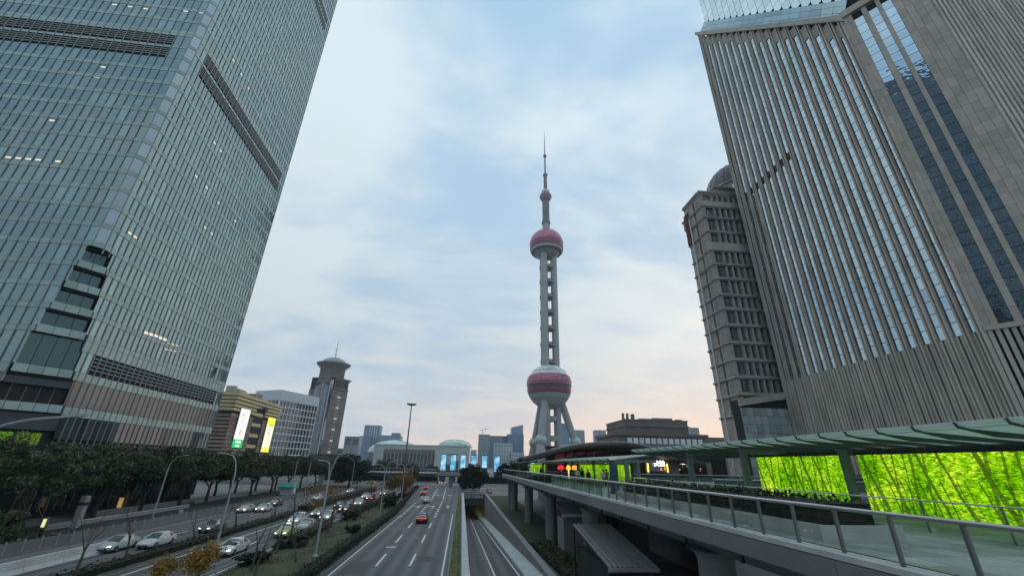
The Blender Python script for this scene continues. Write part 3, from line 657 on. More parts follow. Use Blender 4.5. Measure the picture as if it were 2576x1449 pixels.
for i, z in enumerate(ledges):
    for FF, Ln in ((F, WD), (FLf, DP)):
        b = MB(); b.M = FF
        pr = [(0, 0), (.3, .25), (.6, .35), (.6, .6), (.4, .75), (0, .8)] if i < 14 else [(0, -.3), (.5, .2), (.8, .5), (.8, .9), (0, 1.0)]
        b.extr([(-.6 if FF is F else 0, w, z + h - .4) for w, h in pr], (Ln + (.6 if FF is F else 0), 0, 0)); b.build('ledge', GST, t)
for i, (z0, z1) in enumerate(zip(ledges, ledges[1:])):
    plain = i in (10, 13)
    if plain:
        zm = lerp(z0, z1, .48); bars('pilaster', t, F, [(0, .9, zm, z1 - .4)] + [(3.6 + 1.92 * k, 4.15 + 1.92 * k, zm, z1 - .4) for k in range(11)], -.6, .25, GST)
        rects('window_pane', t, F, [(.92, 3.58, zm + .1, z1 - .42)] + [(4.17 + 1.92 * k, 5.5 + 1.92 * k, zm + .1, z1 - .42) for k in range(10)], -.55, -.45, DG, jit=.01)
        bars('stone_band', t, F, [(0, WD, z0 + .4, zm)], -.6, .1, mat('pale_band', (.45, .43, .39), .8, var=.12, ns=.5))
    else:
        bars('pilaster', t, F, [(0, .9, z0 + .4, z1 - .4)] + [(3.6 + 1.92 * k, 4.15 + 1.92 * k, z0 + .4, z1 - .4) for k in range(11)], -.6, .25, GST)
        rects('window_pane', t, F, [(.92, 3.58, z0 + .9, z1 - .42)] + [(4.17 + 1.92 * k, 5.5 + 1.92 * k, z0 + .9, z1 - .42) for k in range(10)], -.55, -.45, DG, jit=.01)
        bars('sill', t, F, [(.92, WD - .3, z0 + .41, z0 + .88)], -.5, .0, GST)
    # the narrow side: carved panels
    bars('side_panel', t, FLf, [(.1, 3.6, z0 + .42, z1 - .42), (4.6, 7.1, z0 + .42, z1 - .42), (7.4, DP - .1, z0 + .42, z1 - .42)], -.6, .12, GST)
    for k in range(4): bars('side_flute', t, FLf, [(.5 + .75 * k, .85 + .75 * k, z0 + .7, z1 - .7)], .12, .26, GST)
for z0 in range(8): bars('white_pipe', t, FLf, [(6.3, 6.7, 8 + z0 * 9.6, 17.4 + z0 * 9.6)], .75, 1.0, mat('pipe_white', (.55, .55, .53), .5))
bars('base_wall', t, F, [(0, WD, 0, ledges[0] - .4)], -.6, .1, GST); bars('base_wall', t, FLf, [(0, DP, 0, ledges[0] - .4)], -.6, .1, GST)
# red lettering frame on the side near the top
for k in range(5):
    zc = 76.5 + k * 2.2
    b = MB(); b.M = FLf
    for (a0, a1, h0, h1) in ((0, 1.9, 0, .22), (0, 1.9, .8, 1.0), (0, .22, 0, 1.7), (1.7, 1.9, .3, 1.7), (.85, 1.05, 0, 1.7), (0, 1.9, 1.5, 1.7)): b.box(7.5 + a0, 7.5 + a1, .75, .9, zc + h0, zc + h1)
    b.build('sign_character', mat('red_sign', (.26, .075, .055), .5), t)
b = MB(); b.M = FLf; b.box(7.3, 9.6, .4, .7, 76, 87.6); b.build('sign_backing', mat('sign_frame', (.12, .05, .04), .6), t)
zt = ledges[-1] + .6
MB().box(7.6, WD, 4.0, DP + 14, zt, zt + 3.2).build('attic', GST, t); MB().box(7.0, WD, 3.4, DP + 14, zt + 3.2, zt + 3.8).build('attic_cornice', GST, t); MB().box(9.5, WD, 5.4, DP + 14, zt + 3.8, zt + 6.4).build('attic', GST, t); MB().box(9.0, WD, 4.9, DP + 14, zt + 6.4, zt + 7.0).build('attic_cornice', GST, t)
rects('attic_window', t, frame((7.6, 4, 0), (1, 0, 0), (0, -1, 0)), [(.6 + k * 2.1, 2.0 + k * 2.1, zt + .8, zt + 2.4) for k in range(8)], .02, .08, DG)
DXc, DYc, zd_ = 28.5, 17.0, zt + 7.0
b = MB(); b.lathe([(12.0, zd_), (12.0, zd_ + 6.0), (12.6, zd_ + 6.1), (12.6, zd_ + 6.9), (11.9, zd_ + 7.0)], 36, DXc, DYc); b.build('drum', GST, t)
rects_m = unitbox(DG, 'drum_window')
for k in range(24):
    a = 2 * PI * k / 24; piece('drum_window', rects_m, t, Matrix.Translation((DXc, DYc, zd_ + 1.5)) @ Matrix.Rotation(a, 4, 'Z') @ Matrix.Translation((12.02, -.7, 0)) @ Matrix.Diagonal((.05, 1.4, 3.2, 1)))
b = MB(); b.lathe([(11.8 * math.cos(a * PI / 24), zd_ + 7.0 + 12.5 * math.sin(a * PI / 24)) for a in range(0, 12)] + [(1.2, zd_ + 19.6), (1.0, zd_ + 21.5), (.05, zd_ + 24)], 36, DXc, DYc); b.build('dome', mat('dome_slate', (.13, .145, .15), .45, var=.15), t, smooth=True)
for k in range(24):
    a = 2 * PI * k / 24; pts = [(DXc + 11.86 * math.cos(j * PI / 24) * math.cos(a), DYc + 11.86 * math.cos(j * PI / 24) * math.sin(a), zd_ + 7.0 + 12.56 * math.sin(j * PI / 24)) for j in range(0, 12, 1)]
    MB().tube(pts, .1, 4).build('dome_rib', GST, t)
# glazed link block in front of it
t = thing('glass_link_block', 'low gridded glass block between the domed tower and the ribbed tower', 'building', (67.2, 97, 0))
MB().box(.15, 13.4, .3, 3.6, 0, 25.5).build('core', dark, t)
F = frame((0, 0, 0), (1, 0, 0), (0, -1, 0))
LG = glassy('link_glass', (.30, .38, .40), (.8, .9, .92), refl=.25, rough=.03, pv=.3, wav=.1)  # pale base colour stands in for the sky mirrored in these panels
its = [(u * 1.65 + .1, u * 1.65 + 1.68, 8 + k * 1.95, 8 + k * 1.95 + 1.87) for k in range(8) for u in range(8)]
rects('glass_panel', t, F, its, -.25, -.15, LG, jit=.006)
b = MB(); b.M = F; b.extr([(-.2, -.3, 23.8), (-.2, .5, 23.8), (-.2, .5, 25.4), (-.2, -.3, 25.4)], (13.6, 0, 2.3)); b.build('stone_coping', GST, t)
MB().box(0, 13.4, -.1, .3, 0, 8).build('base_wall', concrete_d, t)

# ================================================================== TELEVISION TOWER WITH SPHERES
PT = (92.5, 460.0)
CONC = mat('tower_concrete', (0.30, 0.32, 0.32), .75, var=.1, ns=.15, stretch=(1, 1, .4))
PINK = mat('pink_cladding', (0.42, 0.15, 0.22), .3, metal=.25, var=.12, ns=.6, pv=.25)
PINK2 = mat('purple_cladding', (0.20, 0.07, 0.12), .35, metal=.2, var=.2, ns=.8)
SILV = mat('silver_cladding', (0.55, 0.59, 0.60), .4, metal=.3, var=.1, ns=.5, pv=.22)
t = thing('television_tower', 'tall concrete television tower with pink spheres and a needle mast', 'tower', (*PT, 0), R(8))
# three main columns
for k in range(3):
    a = R(90 + 120 * k + 15.6)
    b = MB(); b.tube([(8.6 * math.cos(a), 8.6 * math.sin(a), 0), (8.6 * math.cos(a), 8.6 * math.sin(a), 264)], 4.1, 20); b.build('column', CONC, t, smooth=True)
# slab decks tying the columns above the lower sphere
for k in range(7):
    z = 117.5 + k * 20.2
    b = MB(); b.lathe([(9.5, z), (9.5, z + 2.0)], 12); b.build('tie_deck', CONC, t)
    b = MB(); b.lathe([(9.8, z + 2.0), (9.8, z + 3.4)], 12); b.build('deck_band', PINK2 if k < 6 else CONC, t)
for z in (14, 34, 54): MB().lathe([(9.0, z), (9.0, z + 5)], 12).build('tie_deck', CONC, t)
MB().tube([(0, 0, 0), (0, 0, 264)], .9, 12).build('lift_shaft', mat('shaft_glass', (.2, .27, .32), .3), t)
# lower sphere, built in bands
LC, LRd = 91.5, 25.0
def band(name, r, c, a0, a1, m, n=48, push=0, st=6):
    b = MB(); prof = []
    for i in range(st + 1):
        a = lerp(a0, a1, i / st); prof.append((max(.02, (r + push) * math.cos(R(a))), c + (r + push) * math.sin(R(a))))
    b.lathe(prof, n); b.var = [random.random() * .97 + .01 for _ in b.f]; return b.build(name, m, t, smooth=m not in (PINK, SILV))
band('sphere_underside', LRd, LC, -90, -22, mat('sphere_grey', (.30, .34, .35), .5, var=.08, ns=.4), st=12)
band('pink_band', LRd, LC, -22, -8, PINK2, push=.25)
band('dark_seam', LRd, LC, -8, 0, mat('seam_dark', (.08, .04, .055), .4), push=-.5)
band('pink_band', LRd, LC, 0, 8, PINK2, push=.3)
band('pink_band', LRd, LC, 8, 27, PINK, push=.35)
band('silver_cap', LRd, LC, 27, 62, SILV, st=8)
for rr, an, n in ((LRd, 39, 40), (LRd, -36, 40)):
    me = unitbox(black, 'porthole')
    for k in range(n):
        a = 2 * PI * k / n
        piece('porthole', me, t, Matrix.Translation((0, 0, LC)) @ Matrix.Rotation(a, 4, 'Z') @ Matrix.Rotation(-R(an), 4, 'Y') @ Matrix.Translation((rr - .15, -.75, -.5)) @ Matrix.Diagonal((.25, 1.5, 1.0 if an > 0 else .6, 1)))
me = unitbox(PINK, 'cladding_tile')
for row in range(4):
    for k in range(48):
        a = 2 * PI * (k + .5 * (row % 2)) / 48; an = 10.5 + row * 4.2
        if math.cos(a + R(8) + R(100)) < -.2: continue
        piece('cladding_tile', me, t, Matrix.Translation((0, 0, LC)) @ Matrix.Rotation(a, 4, 'Z') @ Matrix.Rotation(-R(an), 4, 'Y') @ Matrix.Translation((LRd + .3, -1.1, -.75)) @ Matrix.Rotation(random.uniform(-.1, .1), 4, 'Z') @ Matrix.Diagonal((.35, 2.2, 1.5, 1)))
# upper sphere
UC, UR = 273.0, 22.0
band('sphere_underside', UR - 2.5, UC - 1, -78, -24, mat('sphere_grey_dark', (.19, .215, .22), .5, var=.08, ns=.4), st=10)
for i, an in enumerate((-30, -24, -18)):
    b = MB(); rr = UR * math.cos(R(an)); z = UC + UR * math.sin(R(an)); b.lathe([(rr - 1.2, z - .8), (rr + .5, z - .6), (rr + .5, z + .6), (rr - 1.2, z + .8)], 48); b.build('ring', SILV if i == 1 else mat('ring_dark', (.10, .115, .12), .4), t, smooth=True)
band('purple_band', UR, UC, -16, 4, PINK2)
band('pink_dome', UR, UC, 4, 78, PINK, st=14)
for k in range(32):
    a = 2 * PI * k / 32; pts = [((UR + .02) * math.cos(R(j)) * math.cos(a), (UR + .02) * math.cos(R(j)) * math.sin(a), UC + (UR + .02) * math.sin(R(j))) for j in range(4, 79, 9)]
    MB().tube(pts, .13, 4).build('dome_rib', PINK2, t)
# shaft, small sphere, stepped mast
GRN = mat('mast_green_grey', (.13, .16, .15), .5, var=.12, ns=.2)
MB().lathe([(5.2, 292), (4.8, 300), (4.8, 306)], 20).build('mast_base', CONC, t, smooth=True)
MB().lathe([(5.6, 305), (6.0, 306.5), (6.0, 308), (5.6, 309.5)], 20).build('mast_collar', GRN, t, smooth=True)
MB().lathe([(4.7, 308), (4.9, 341)], 20).build('mast_shaft', GRN, t, smooth=True)
b = MB(); b.sphere((0, 0, 349), 8.2, 28, 16); b.build('small_sphere', mat('small_sphere_pink', (.27, .17, .21), .35, var=.15, ns=.3), t, smooth=True)
MB().lathe([(8.3, 347.6), (8.45, 348.4), (8.45, 348.9), (8.3, 349.6)], 28).build('sphere_ring', PINK2, t)
MB().lathe([(4.4, 356), (5.6, 357), (5.6, 358.5), (3.0, 359.5)], 20).build('sphere_cap', SILV, t)
MAST = mat('mast_steel', (.15, .145, .15), .5, var=.1)
MB().lathe([(2.6, 358), (2.4, 385)], 12).build('mast_section', MAST, t, smooth=True)
MB().lathe([(2.4, 383.5), (3.4, 385.2), (3.4, 387), (1.6, 388)], 12).build('mast_collar', MAST, t)
MB().lathe([(1.15, 387), (1.0, 419)], 10).build('mast_section', MAST, t, smooth=True)
MB().lathe([(1.0, 417), (2.6, 419), (2.6, 421), (.9, 422.5)], 10).build('mast_collar', MAST, t)
MB().lathe([(.85, 421), (.55, 445), (.08, 468)], 8).build('mast_needle', MAST, t, smooth=True)
# slanting legs with their balls
for k in range(3):
    a = R(90 + 120 * k + 20.6); ca, sa = math.cos(a), math.sin(a)
    top = (12 * ca, 12 * sa, 80); mid = (27 * ca, 27 * sa, 33); bot = (39 * ca, 39 * sa, 0)
    b = MB(); b.tube([top, mid], 3.9, 16); b.build('slanted_leg', CONC, t, smooth=True)
    b = MB(); b.tube([mid, bot], 3.9, 16); b.build('slanted_leg', CONC, t, smooth=True)
    b = MB(); b.sphere((mid[0], mid[1], mid[2]), 6.2, 24, 14); b.build('leg_ball', mat('ball_cladding', (.34, .40, .40), .35, metal=.3, var=.12, ns=.5), t, smooth=True)
MB().lathe([(50, 0), (50, 8), (44, 12)], 40).build('base_hall', concrete_d, t)

# ================================================================== BUILDINGS BEYOND THE LEFT ROAD
# brown shopping block with golden cornice
t = thing('brown_shopping_block', 'brown stone shopping block with golden stepped cornice and two lit banners', 'building', (-130, 255, 0))
BR = mat('brown_stone', (0.27, 0.195, 0.16), .8, var=.2, ns=.25, pv=.18, bump=.2, bs=1)
GOLD = mat('gold_cornice', (0.52, 0.44, 0.22), .5, var=.12, ns=.3)
WIN = glassy('mall_window', (0.03, 0.035, 0.045), (.45, .52, .6), refl=.2, rough=.08, pv=.5)
F = frame((0, 0, 0), (0, 1, 0), (1, 0, 0)); F2 = frame((0, 0, 0), (-1, 0, 0), (0, -1, 0)); LN = 60.0
MB().box(-45, -.4, .4, LN, 0, 40).build('core', dark, t)
for k in range(16):
    z = 2 + k * 2.0
    for a, b_ in ((0, 19), (19.2, 25.5), (39.5, 45), (45.2, 60)): bars('stone_course', t, F, [(a + .03, b_ - .03, z, z + 1.72)], -.4, random.uniform(.0, .22), BR)
    bars('stone_course', t, F2, [(0, 12, z, z + 1.2)], -.4, .35, BR); bars('shadow_course', t, F2, [(0, 12, z + 1.2, z + 2.0)], -.4, -.1, dark)
for k in range(5): z = 6 + k * 6.2; rects('window', t, F, [(25.7, 39.3, z, z + 4.2)], -.9, -.7, WIN); bars('gold_spandrel', t, F, [(25.7, 37.5, z + 4.25, z + 6.15)], -.8, .1, GOLD)
for k in range(5):
    z = 35.2 + k * 2.0; o = .6 + k * .45
    for a, b_ in (((-o, 25.5), (39.5, LN)) if k < 3 else ((-o, LN),)): bars('cornice_step', t, F, [(a, b_, z, z + 1.5)], -.4, o, GOLD)
    bars('cornice_step', t, F2, [(0, 20, z, z + 1.5)], -.4, o, GOLD)
rects('window', t, F, [(25.7, 39.3, 35.3, 41)], -.9, -.6, glassy('mall_window_blue', (.06, .075, .1), (.4, .5, .6), refl=.2, pv=.1))
for (u, w, h, z) in ((2, 2, 4, 45), (7, 2, 3, 45), (28, 4, 3.5, 45), (33, 2, 4, 45), (36, 1.6, 4, 45)): bars('roof_plant', t, F, [(u, u + w, z, z + h)], -8, -3, mat('roof_plant', (.35, .3, .25), .7, pv=.2))
b = MB(); b.lathe([(6.5, 45.2), (6, 47), (4, 48.7), (1, 49.5), (.05, 49.6)], 20, -9, 17); b.build('roof_dome', MATS['roof_plant'], t, smooth=True)
MB().box(-45, 0, 0, LN, 45.0, 45.3).build('roof', concrete, t)
# its two luminous banners
def banner(label, y, wd, z0, z1, col, k):
    o = thing('lit_banner', label, 'banner', (-130, 255 + y, 0)); FF = frame((0, 0, 0), (0, 1, 0), (1, 0, 0))
    bars('frame', o, FF, [(-.4, wd + .4, z0 - .4, z1 + .4)], .3, .9, mat('banner_frame', (.2, .18, .15), .5))
    bars('screen', o, FF, [(0, wd, z0, z1)], .9, 1.0, emit(*col)); return o, FF
def letters(o, FF, txt, u, z, size, m, depth=.02):
    put('lettering', text_mesh('lettering', txt, size, m, depth), o, FF @ Matrix.Translation((u, 1.04, z)) @ Matrix.Rotation(PI / 2, 4, 'X'))
RED = emit('banner_red', (.7, .1, .04), .6); GREY = emit('banner_grey', (.2, .19, .16), .5); WHT = emit('banner_white', (1, 1, .96), 1.25)
o, FF = banner('tall white lit banner with red characters and a green foot', 7.2, 11.0, 20.5, 37.6, ('banner_screen_white', (1, .99, .93), .95), 1)
bars('green_foot', o, FF, [(-.05, 11.05, 16.0, 20.5)], .9, 1.0, emit('banner_green', (.02, .55, .16), .9))
letters(o, FF, '大', 5.0, 28.4, 3.4, RED); letters(o, FF, '心', 5.6, 25.6, 3.2, RED); letters(o, FF, '欢', 5.2, 22.9, 3.2, RED)
letters(o, FF, '新品上市', 5, 33.6, 1.0, GREY); letters(o, FF, '好礼', 4, 32.2, .8, GREY); letters(o, FF, '欢迎光临', 5.6, 18.6, 1.5, WHT); letters(o, FF, '欢迎光临', 5.4, 16.6, 1.2, WHT)
o, FF = banner('tall cream lit banner with yellow head and foot', 44.5, 11.0, 14.8, 36.0, ('banner_screen_cream', (1, .96, .72), .9), 1)
bars('yellow_head', o, FF, [(-.04, 11.04, 31.0, 36.05)], .9, 1.01, emit('banner_yellow', (.95, .83, .08), 1.0)); bars('yellow_foot', o, FF, [(-.04, 11.04, 14.6, 17.6)], .9, 1.01, MATS['banner_yellow'])
bars('green_patch', o, FF, [(2.5, 9.0, 30.2, 32.4)], .9, 1.02, emit('banner_lime', (.4, .8, .15), .9))
letters(o, FF, '人', 5.4, 33.0, 2.6, RED); letters(o, FF, '百货', 5.4, 28.2, 1.3, GREY); letters(o, FF, '餐饮', 5.4, 25.8, 1.5, GREY); letters(o, FF, '品', 5.4, 22.8, 2.2, emit('banner_ochre', (.7, .5, .12), .9)); letters(o, FF, '品', 5.4, 20.0, 2.2, MATS['banner_ochre']); letters(o, FF, '广场', 5.4, 15.2, 2.0, MATS['banner_ochre'])

# white-gridded office block
t = thing('white_grid_block', 'dark glass office block with a white window grid and pale top band', 'building', (-141.7, 340, 0), 0)
u1 = Vector((.42, .91, 0)).normalized(); u2 = Vector((-.91, .42, 0)).normalized()
FA = frame((0, 0, 0), u1, (u1.y, -u1.x, 0)); FB = frame((0, 0, 0), u2, (-u2.y, u2.x, 0)); WG = mat('white_grid', (.8, .82, .83), .6, var=.06)
HT = 60.0
for FF, Ln in ((FA, 40.0), (FB, 26.0)):
    n = int(Ln / 3.3); P = Ln / n; nz = 10; ph = (HT - 7.5 - 4) / nz
    rects('window_pane', t, FF, [(i * P + .2, (i + 1) * P - .2, 4 + k * ph + .35, 4 + (k + 1) * ph - .35) for k in range(nz) for i in range(n)], -.5, -.4, glassy('grid_glass', (.022, .028, .035), (.4, .46, .52), refl=.12, rough=.08, pv=.6), jit=.004)
    bars('vertical_bar', t, FF, [(i * P - .16, i * P + .16, 4, HT - 7.5) for i in range(n + 1)], -.5, .12, WG)
    bars('horizontal_bar', t, FF, [(0, Ln, 4 + k * ph - .26, 4 + k * ph + .26) for k in range(nz + 1)], -.5, .1, WG)
    bars('top_band', t, FF, [(-.1, Ln, HT - 7.4, HT)], -.5, .3, mat('pale_band_blue', (.52, .58, .62), .5, var=.05))
b = MB(); p = [u1 * .3 + u2 * .3, u1 * 39.6 + u2 * .6, u1 * 39.6 + u2 * 25.5, u1 * .6 + u2 * 25.5]; b.prism([(v.x + (u1 + u2).x * .4, v.y + (u1 + u2).y * .4) for v in p], 0, HT - .2); b.build('core', dark, t)

# round-capped tower
t = thing('ring_topped_tower', 'brown office tower with a flared ring and dome on top', 'building', (-125.6, 400, 0))
BT = mat('tower_brown', (0.21, 0.18, 0.165), .8, var=.18, ns=.2, pv=.1); BLU = glassy('tower_glass', (.03, .045, .06), (.55, .68, .78), refl=.35, rough=.06, pv=.4)
u1 = Vector((10.3, 20, 0)).normalized(); u2 = Vector((-20, 10.3, 0)).normalized()
FA = frame((0, 0, 0), u1, (u1.y, -u1.x, 0)); FB = frame((0, 0, 0), u2, (-u2.y, u2.x, 0)); LA = LB = 24.0; ZS = 83.0
b = MB(); p = [(u1 + u2) * .5, u1 * LA + u2 * .5, u1 * LA + u2 * LB, u1 * .5 + u2 * LB]; b.prism([(v.x, v.y) for v in p], 0, ZS); b.build('core', dark, t)
# right face: stone grid with small windows and a smooth round corner shaft
for k in range(18): bars('stone_course', t, FA, [(3.4, LA, 14 + k * 3.2, 14 + k * 3.2 + 3.05)], -.5, 0, BT)
for k in range(16):
    z = 16 + k * 3.2; bars('lit_window' if k % 4 == 0 else 'window', t, FA, [(12.0, 13.2, z + .7, z + 2.2), (14.0, 15.2, z + .7, z + 2.2)], 0.02, .08, (emit('tower_lit', (.9, .9, .82), .5) if k % 3 == 0 else mat('pale_window', (.35, .38, .38), .4)))
bars('corner_shaft', t, FA, [(0, 3.2, 10, ZS - 3)], -.5, .6, BLU)
bars('top_frame', t, FA, [(5, LA, 72.2, 74), (5, LA, 80.5, 82)], -.5, .5, BT); rects('loggia_post', t, FA, [(6 + k * 2.3, 6.7 + k * 2.3, 74, 80.5) for k in range(8)], -.5, .4, BT); bars('roof_slab', t, FA, [(2, LA + 1.2, 82, 83)], -4, 1.4, BT)
# left face: tall glass strips
rects('glass_strip', t, FB, [(1.5 + k * 1.35, 2.5 + k * 1.35, 12, 78 - .8 * abs(k - 5)) for k in range(12)], -.3, .05, BLU, jit=.003); bars('stone_fin', t, FB, [(1.0 + k * 1.35, 1.5 + k * 1.35, 10, 79) for k in range(13)], -.5, .25, BT)
bars('stone_side', t, FB, [(17.5, LB, 8, 72)], -.5, .3, BT); bars('roof_slab', t, FB, [(-.5, 16, 81.8, 82.8)], -4, .9, BT); bars('stone_head', t, FB, [(0, 16, 78, 81.8)], -.5, .3, BT)
cc = (u1 + u2) * 11.5; ccx, ccy = cc.x, cc.y
MB().lathe([(11.0, 83), (11.0, 92), (11.6, 93), (11.6, 94.5)], 32, ccx, ccy).build('drum', mat('drum_stone', (.17, .165, .155), .7, var=.15), t, smooth=True)
for k in range(24):
    a = 2 * PI * k / 24; MB().tube([(ccx + 11.1 * math.cos(a), ccy + 11.1 * math.sin(a), 83.2), (ccx + 11.1 * math.cos(a), ccy + 11.1 * math.sin(a), 92)], .22, 4).build('drum_fin', BT, t)
MB().lathe([(14.6, 95.6), (15.6, 96.5), (15.8, 97.3), (15.2, 97.5), (14.2, 96.6)], 40, ccx, ccy).build('flared_ring', mat('ring_grey', (.28, .31, .30), .5), t, smooth=True)
for k in range(12):
    a = 2 * PI * k / 12; MB().tube([(ccx + 10.2 * math.cos(a), ccy + 10.2 * math.sin(a), 91), (ccx + 12.9 * math.cos(a), ccy + 12.9 * math.sin(a), 93.4), (ccx + 14.8 * math.cos(a), ccy + 14.8 * math.sin(a), 96.2)], .22, 5).build('ring_bracket', MATS['ring_grey'], t)
MB().lathe([(12.4, 94.5), (12.4, 97.0), (11.6, 98.8), (9.2, 101.4), (5, 103.2), (.05, 103.9)], 32, ccx, ccy).build('dome', mat('dome_pale', (.30, .33, .33), .5, var=.1), t, smooth=True)
b = MB(); b.tube([(ccx, ccy, 101), (ccx, ccy, 121)], [.4, .1], 6); b.build('antenna', BT, t)
for z in (107, 112): MB().box(ccx - 1.4, ccx + 1.4, ccy - .15, ccy + .15, z, z + .3).build('antenna_arm', BT, t)
# podium
MB().box(-40, 22, -16, 30, 0, 15).build('podium', mat('podium_brown', (.11, .095, .09), .8, var=.2, ns=.2), t); MB().box(-41, 23.5, -17.5, 31, 15, 15.8).build('podium_cornice', BT, t)
rects('podium_window', t, frame((0, -16, 0), (1, 0, 0), (0, -1, 0)), [(-38 + k * 5, -35 + k * 5, 4, 11) for k in range(12)], .02, .1, DG)

# white hoarding building with brush characters
t = thing('painted_gable_building', 'white building with large black brush characters painted on its gable', 'building', (-117.5, 450, 0))
MB().box(0, 14.5, 0, 12, 0, 33).build('wall', mat('white_gable', (.42, .46, .47), .7, var=.06), t); MB().box(-12, 0, 4, 14, 0, 22).build('low_wing', mat('grey_wing', (.25, .27, .28), .7), t); MB().box(-.2, 14.7, -.2, .1, 32.4, 33.2).build('coping', concrete, t); MB().box(-11, -1, 3.8, 4, 14, 19.5).build('wing_louvre', mat('louvre_grey', (.2, .215, .22), .6), t)
INK = mat('ink', (.02, .022, .024), .8)
put('brush_character', text_mesh('brush', '匠', 6.2, INK, .03), t, Matrix.Translation((4.2, -.06, 26)) @ Matrix.Rotation(PI / 2, 4, 'X')); put('brush_character', text_mesh('brush2', '愿', 6.2, INK, .03), t, Matrix.Translation((10.8, -.06, 25.6)) @ Matrix.Rotation(PI / 2, 4, 'X')); put('brush_character', text_mesh('brush3', '小', 3.6, INK, .03), t, Matrix.Translation((8, -.06, 19)) @ Matrix.Rotation(PI / 2, 4, 'X'))

# low white convention hall
t = thing('convention_hall', 'long low white hall with tall window bays and green glass domes', 'building', (-83, 425, 0))
CW = mat('hall_white', (.44, .50, .48), .7, var=.06, ns=.1)
MB().box(0, 90, 1, 40, 0, 24.4).build('core', mat('hall_core', (.1, .11, .11), .8), t)
F = frame((0, 1, 0), (1, 0, 0), (0, -1, 0))
bars('wall', t, F, [(0, 9, 0, 25), (57, 90, 12.5, 25), (57, 68, 0, 12.5), (80, 90, 0, 12.5)], 0, .6, CW); bars('wall', t, F, [(9, 57, 21.5, 25)], 0, .6, CW); bars('roof_edge', t, F, [(-.4, 90.4, 25, 25.8)], -1, 1.1, concrete_l)
bars('dark_lintel', t, F, [(9, 57, 18, 21.5)], -.5, .1, mat('lintel_grey', (.2, .2, .19), .7))
for k in range(14):
    u = 9 + k * 3.43; bars('bay_window', t, F, [(u + .35, u + 3.1, 10.5, 18)], -.8, -.5, DG); bars('bay_panel', t, F, [(u + .3, u + 3.1, 0, 10)], -.6, -.2, mat('bay_panel', (.22, .25, .255), .5, pv=.2)); bars('bay_pillar', t, F, [(u, u + .35, 0, 18)], -.5, .3, CW)
for k in range(4): bars('ceiling_light', t, F, [(34 + k * 4.6, 37 + k * 4.6, 12.6, 13.4)], -.48, -.4, emit('hall_light', (1, .85, .62), 1.0))
for i in range(5):
    for j in range(4): bars('entrance_window', t, F, [(68.2 + i * 2.35, 70.3 + i * 2.35, .5 + j * 3, 3.2 + j * 3)], -.2, .1, DG)
for k in range(4): bars('relief_panel', t, F, [(69 + k * 2.8, 71 + k * 2.8, 16.5, 19)], .6, .7, mat('relief_grey', (.3, .33, .31), .7))
DM = glassy('green_dome_glass', (.12, .2, .185), (.6, .75, .72), refl=.35, rough=.1, pv=.2)
for (x, y, z, r) in ((75, 20, 24.5, 17), (7, 75, 20, 28)):
    b = MB(); b.lathe([(r * math.cos(R(a)), z + r * .46 * math.sin(R(a))) for a in range(0, 90, 9)] + [(.05, z + r * .465)], 32, x, y); b.build('glass_dome', DM, t, smooth=True)
    for k in range(16):
        a = 2 * PI * k / 16; MB().tube([(x + (r + .1) * math.cos(R(e)) * math.cos(a), y + (r + .1) * math.cos(R(e)) * math.sin(a), z + (r + .1) * .46 * math.sin(R(e))) for e in range(0, 90, 11)], .18, 4).build('dome_rib', CW, t)
# blue video pillars in front of it
scr = glassy
def video(name, a, b_):
    if name in MATS: return MATS[name]
    m, tt, out = _nodes(name); N, L2 = tt.nodes, tt.links; e = N.new('ShaderNodeEmission'); L2.new(e.outputs[0], out.inputs[0]); g = N.new('ShaderNodeNewGeometry'); n = N.new('ShaderNodeTexNoise'); L2.new(g.outputs['Position'], n.inputs['Vector']); n.inputs['Scale'].default_value = .35
    r = N.new('ShaderNodeValToRGB'); L2.new(n.outputs[0], r.inputs[0]); r.color_ramp.elements[0].position = .38; r.color_ramp.elements[1].position = .62; r.color_ramp.elements[0].color = (*a, 1); r.color_ramp.elements[1].color = (*b_, 1); L2.new(r.outputs[0], e.inputs[0]); e.inputs[1].default_value = 1.0; MATS[name] = m; return m
VID = video('blue_video', (.05, .27, .52), (.33, .6, .72))
for i, (bx, y, lab) in enumerate(((-.0411, 260, 'leftmost glowing blue video pillar in front of the convention hall'), (-.0195, 262, 'second glowing blue video pillar from the left, before the hall doors'), (.0022, 264, 'third glowing blue video pillar from the left, beside the hall corner'), (.026, 266, 'fourth blue video pillar, just above the roadside tree'), (.0505, 268, 'fifth blue video pillar, right of the roadside tree'), (.0785, 262, 'sixth blue video pillar, standing under the pale round tower'), (.157, 290, 'wide blue video screen far right by the television tower foot'))):
    o = thing('video_pillar', lab, 'screen', (bx * y, y, 0), 0, 'blue video pillars'); w = 1.5 if i < 6 else 2.6; z0, z1 = (6.3, 14.4) if i < 3 else ((8.2, 14.4) if i < 5 else (6.2, 14.2)); z1 = 13.5 if i == 6 else z1
    MB().box(-w - .3, w + .3, .0, 1.0, 0, z1 + .4).build('casing', mat('casing_blue', (.03, .06, .12), .4), o); MB().box(-w, w, -.12, 0, z0, z1).build('display', VID, o); MB().box(-w, w, -.1, 0, z0 - .3, z0).build('caption_strip', emit('caption', (.7, .85, .95), .7), o)

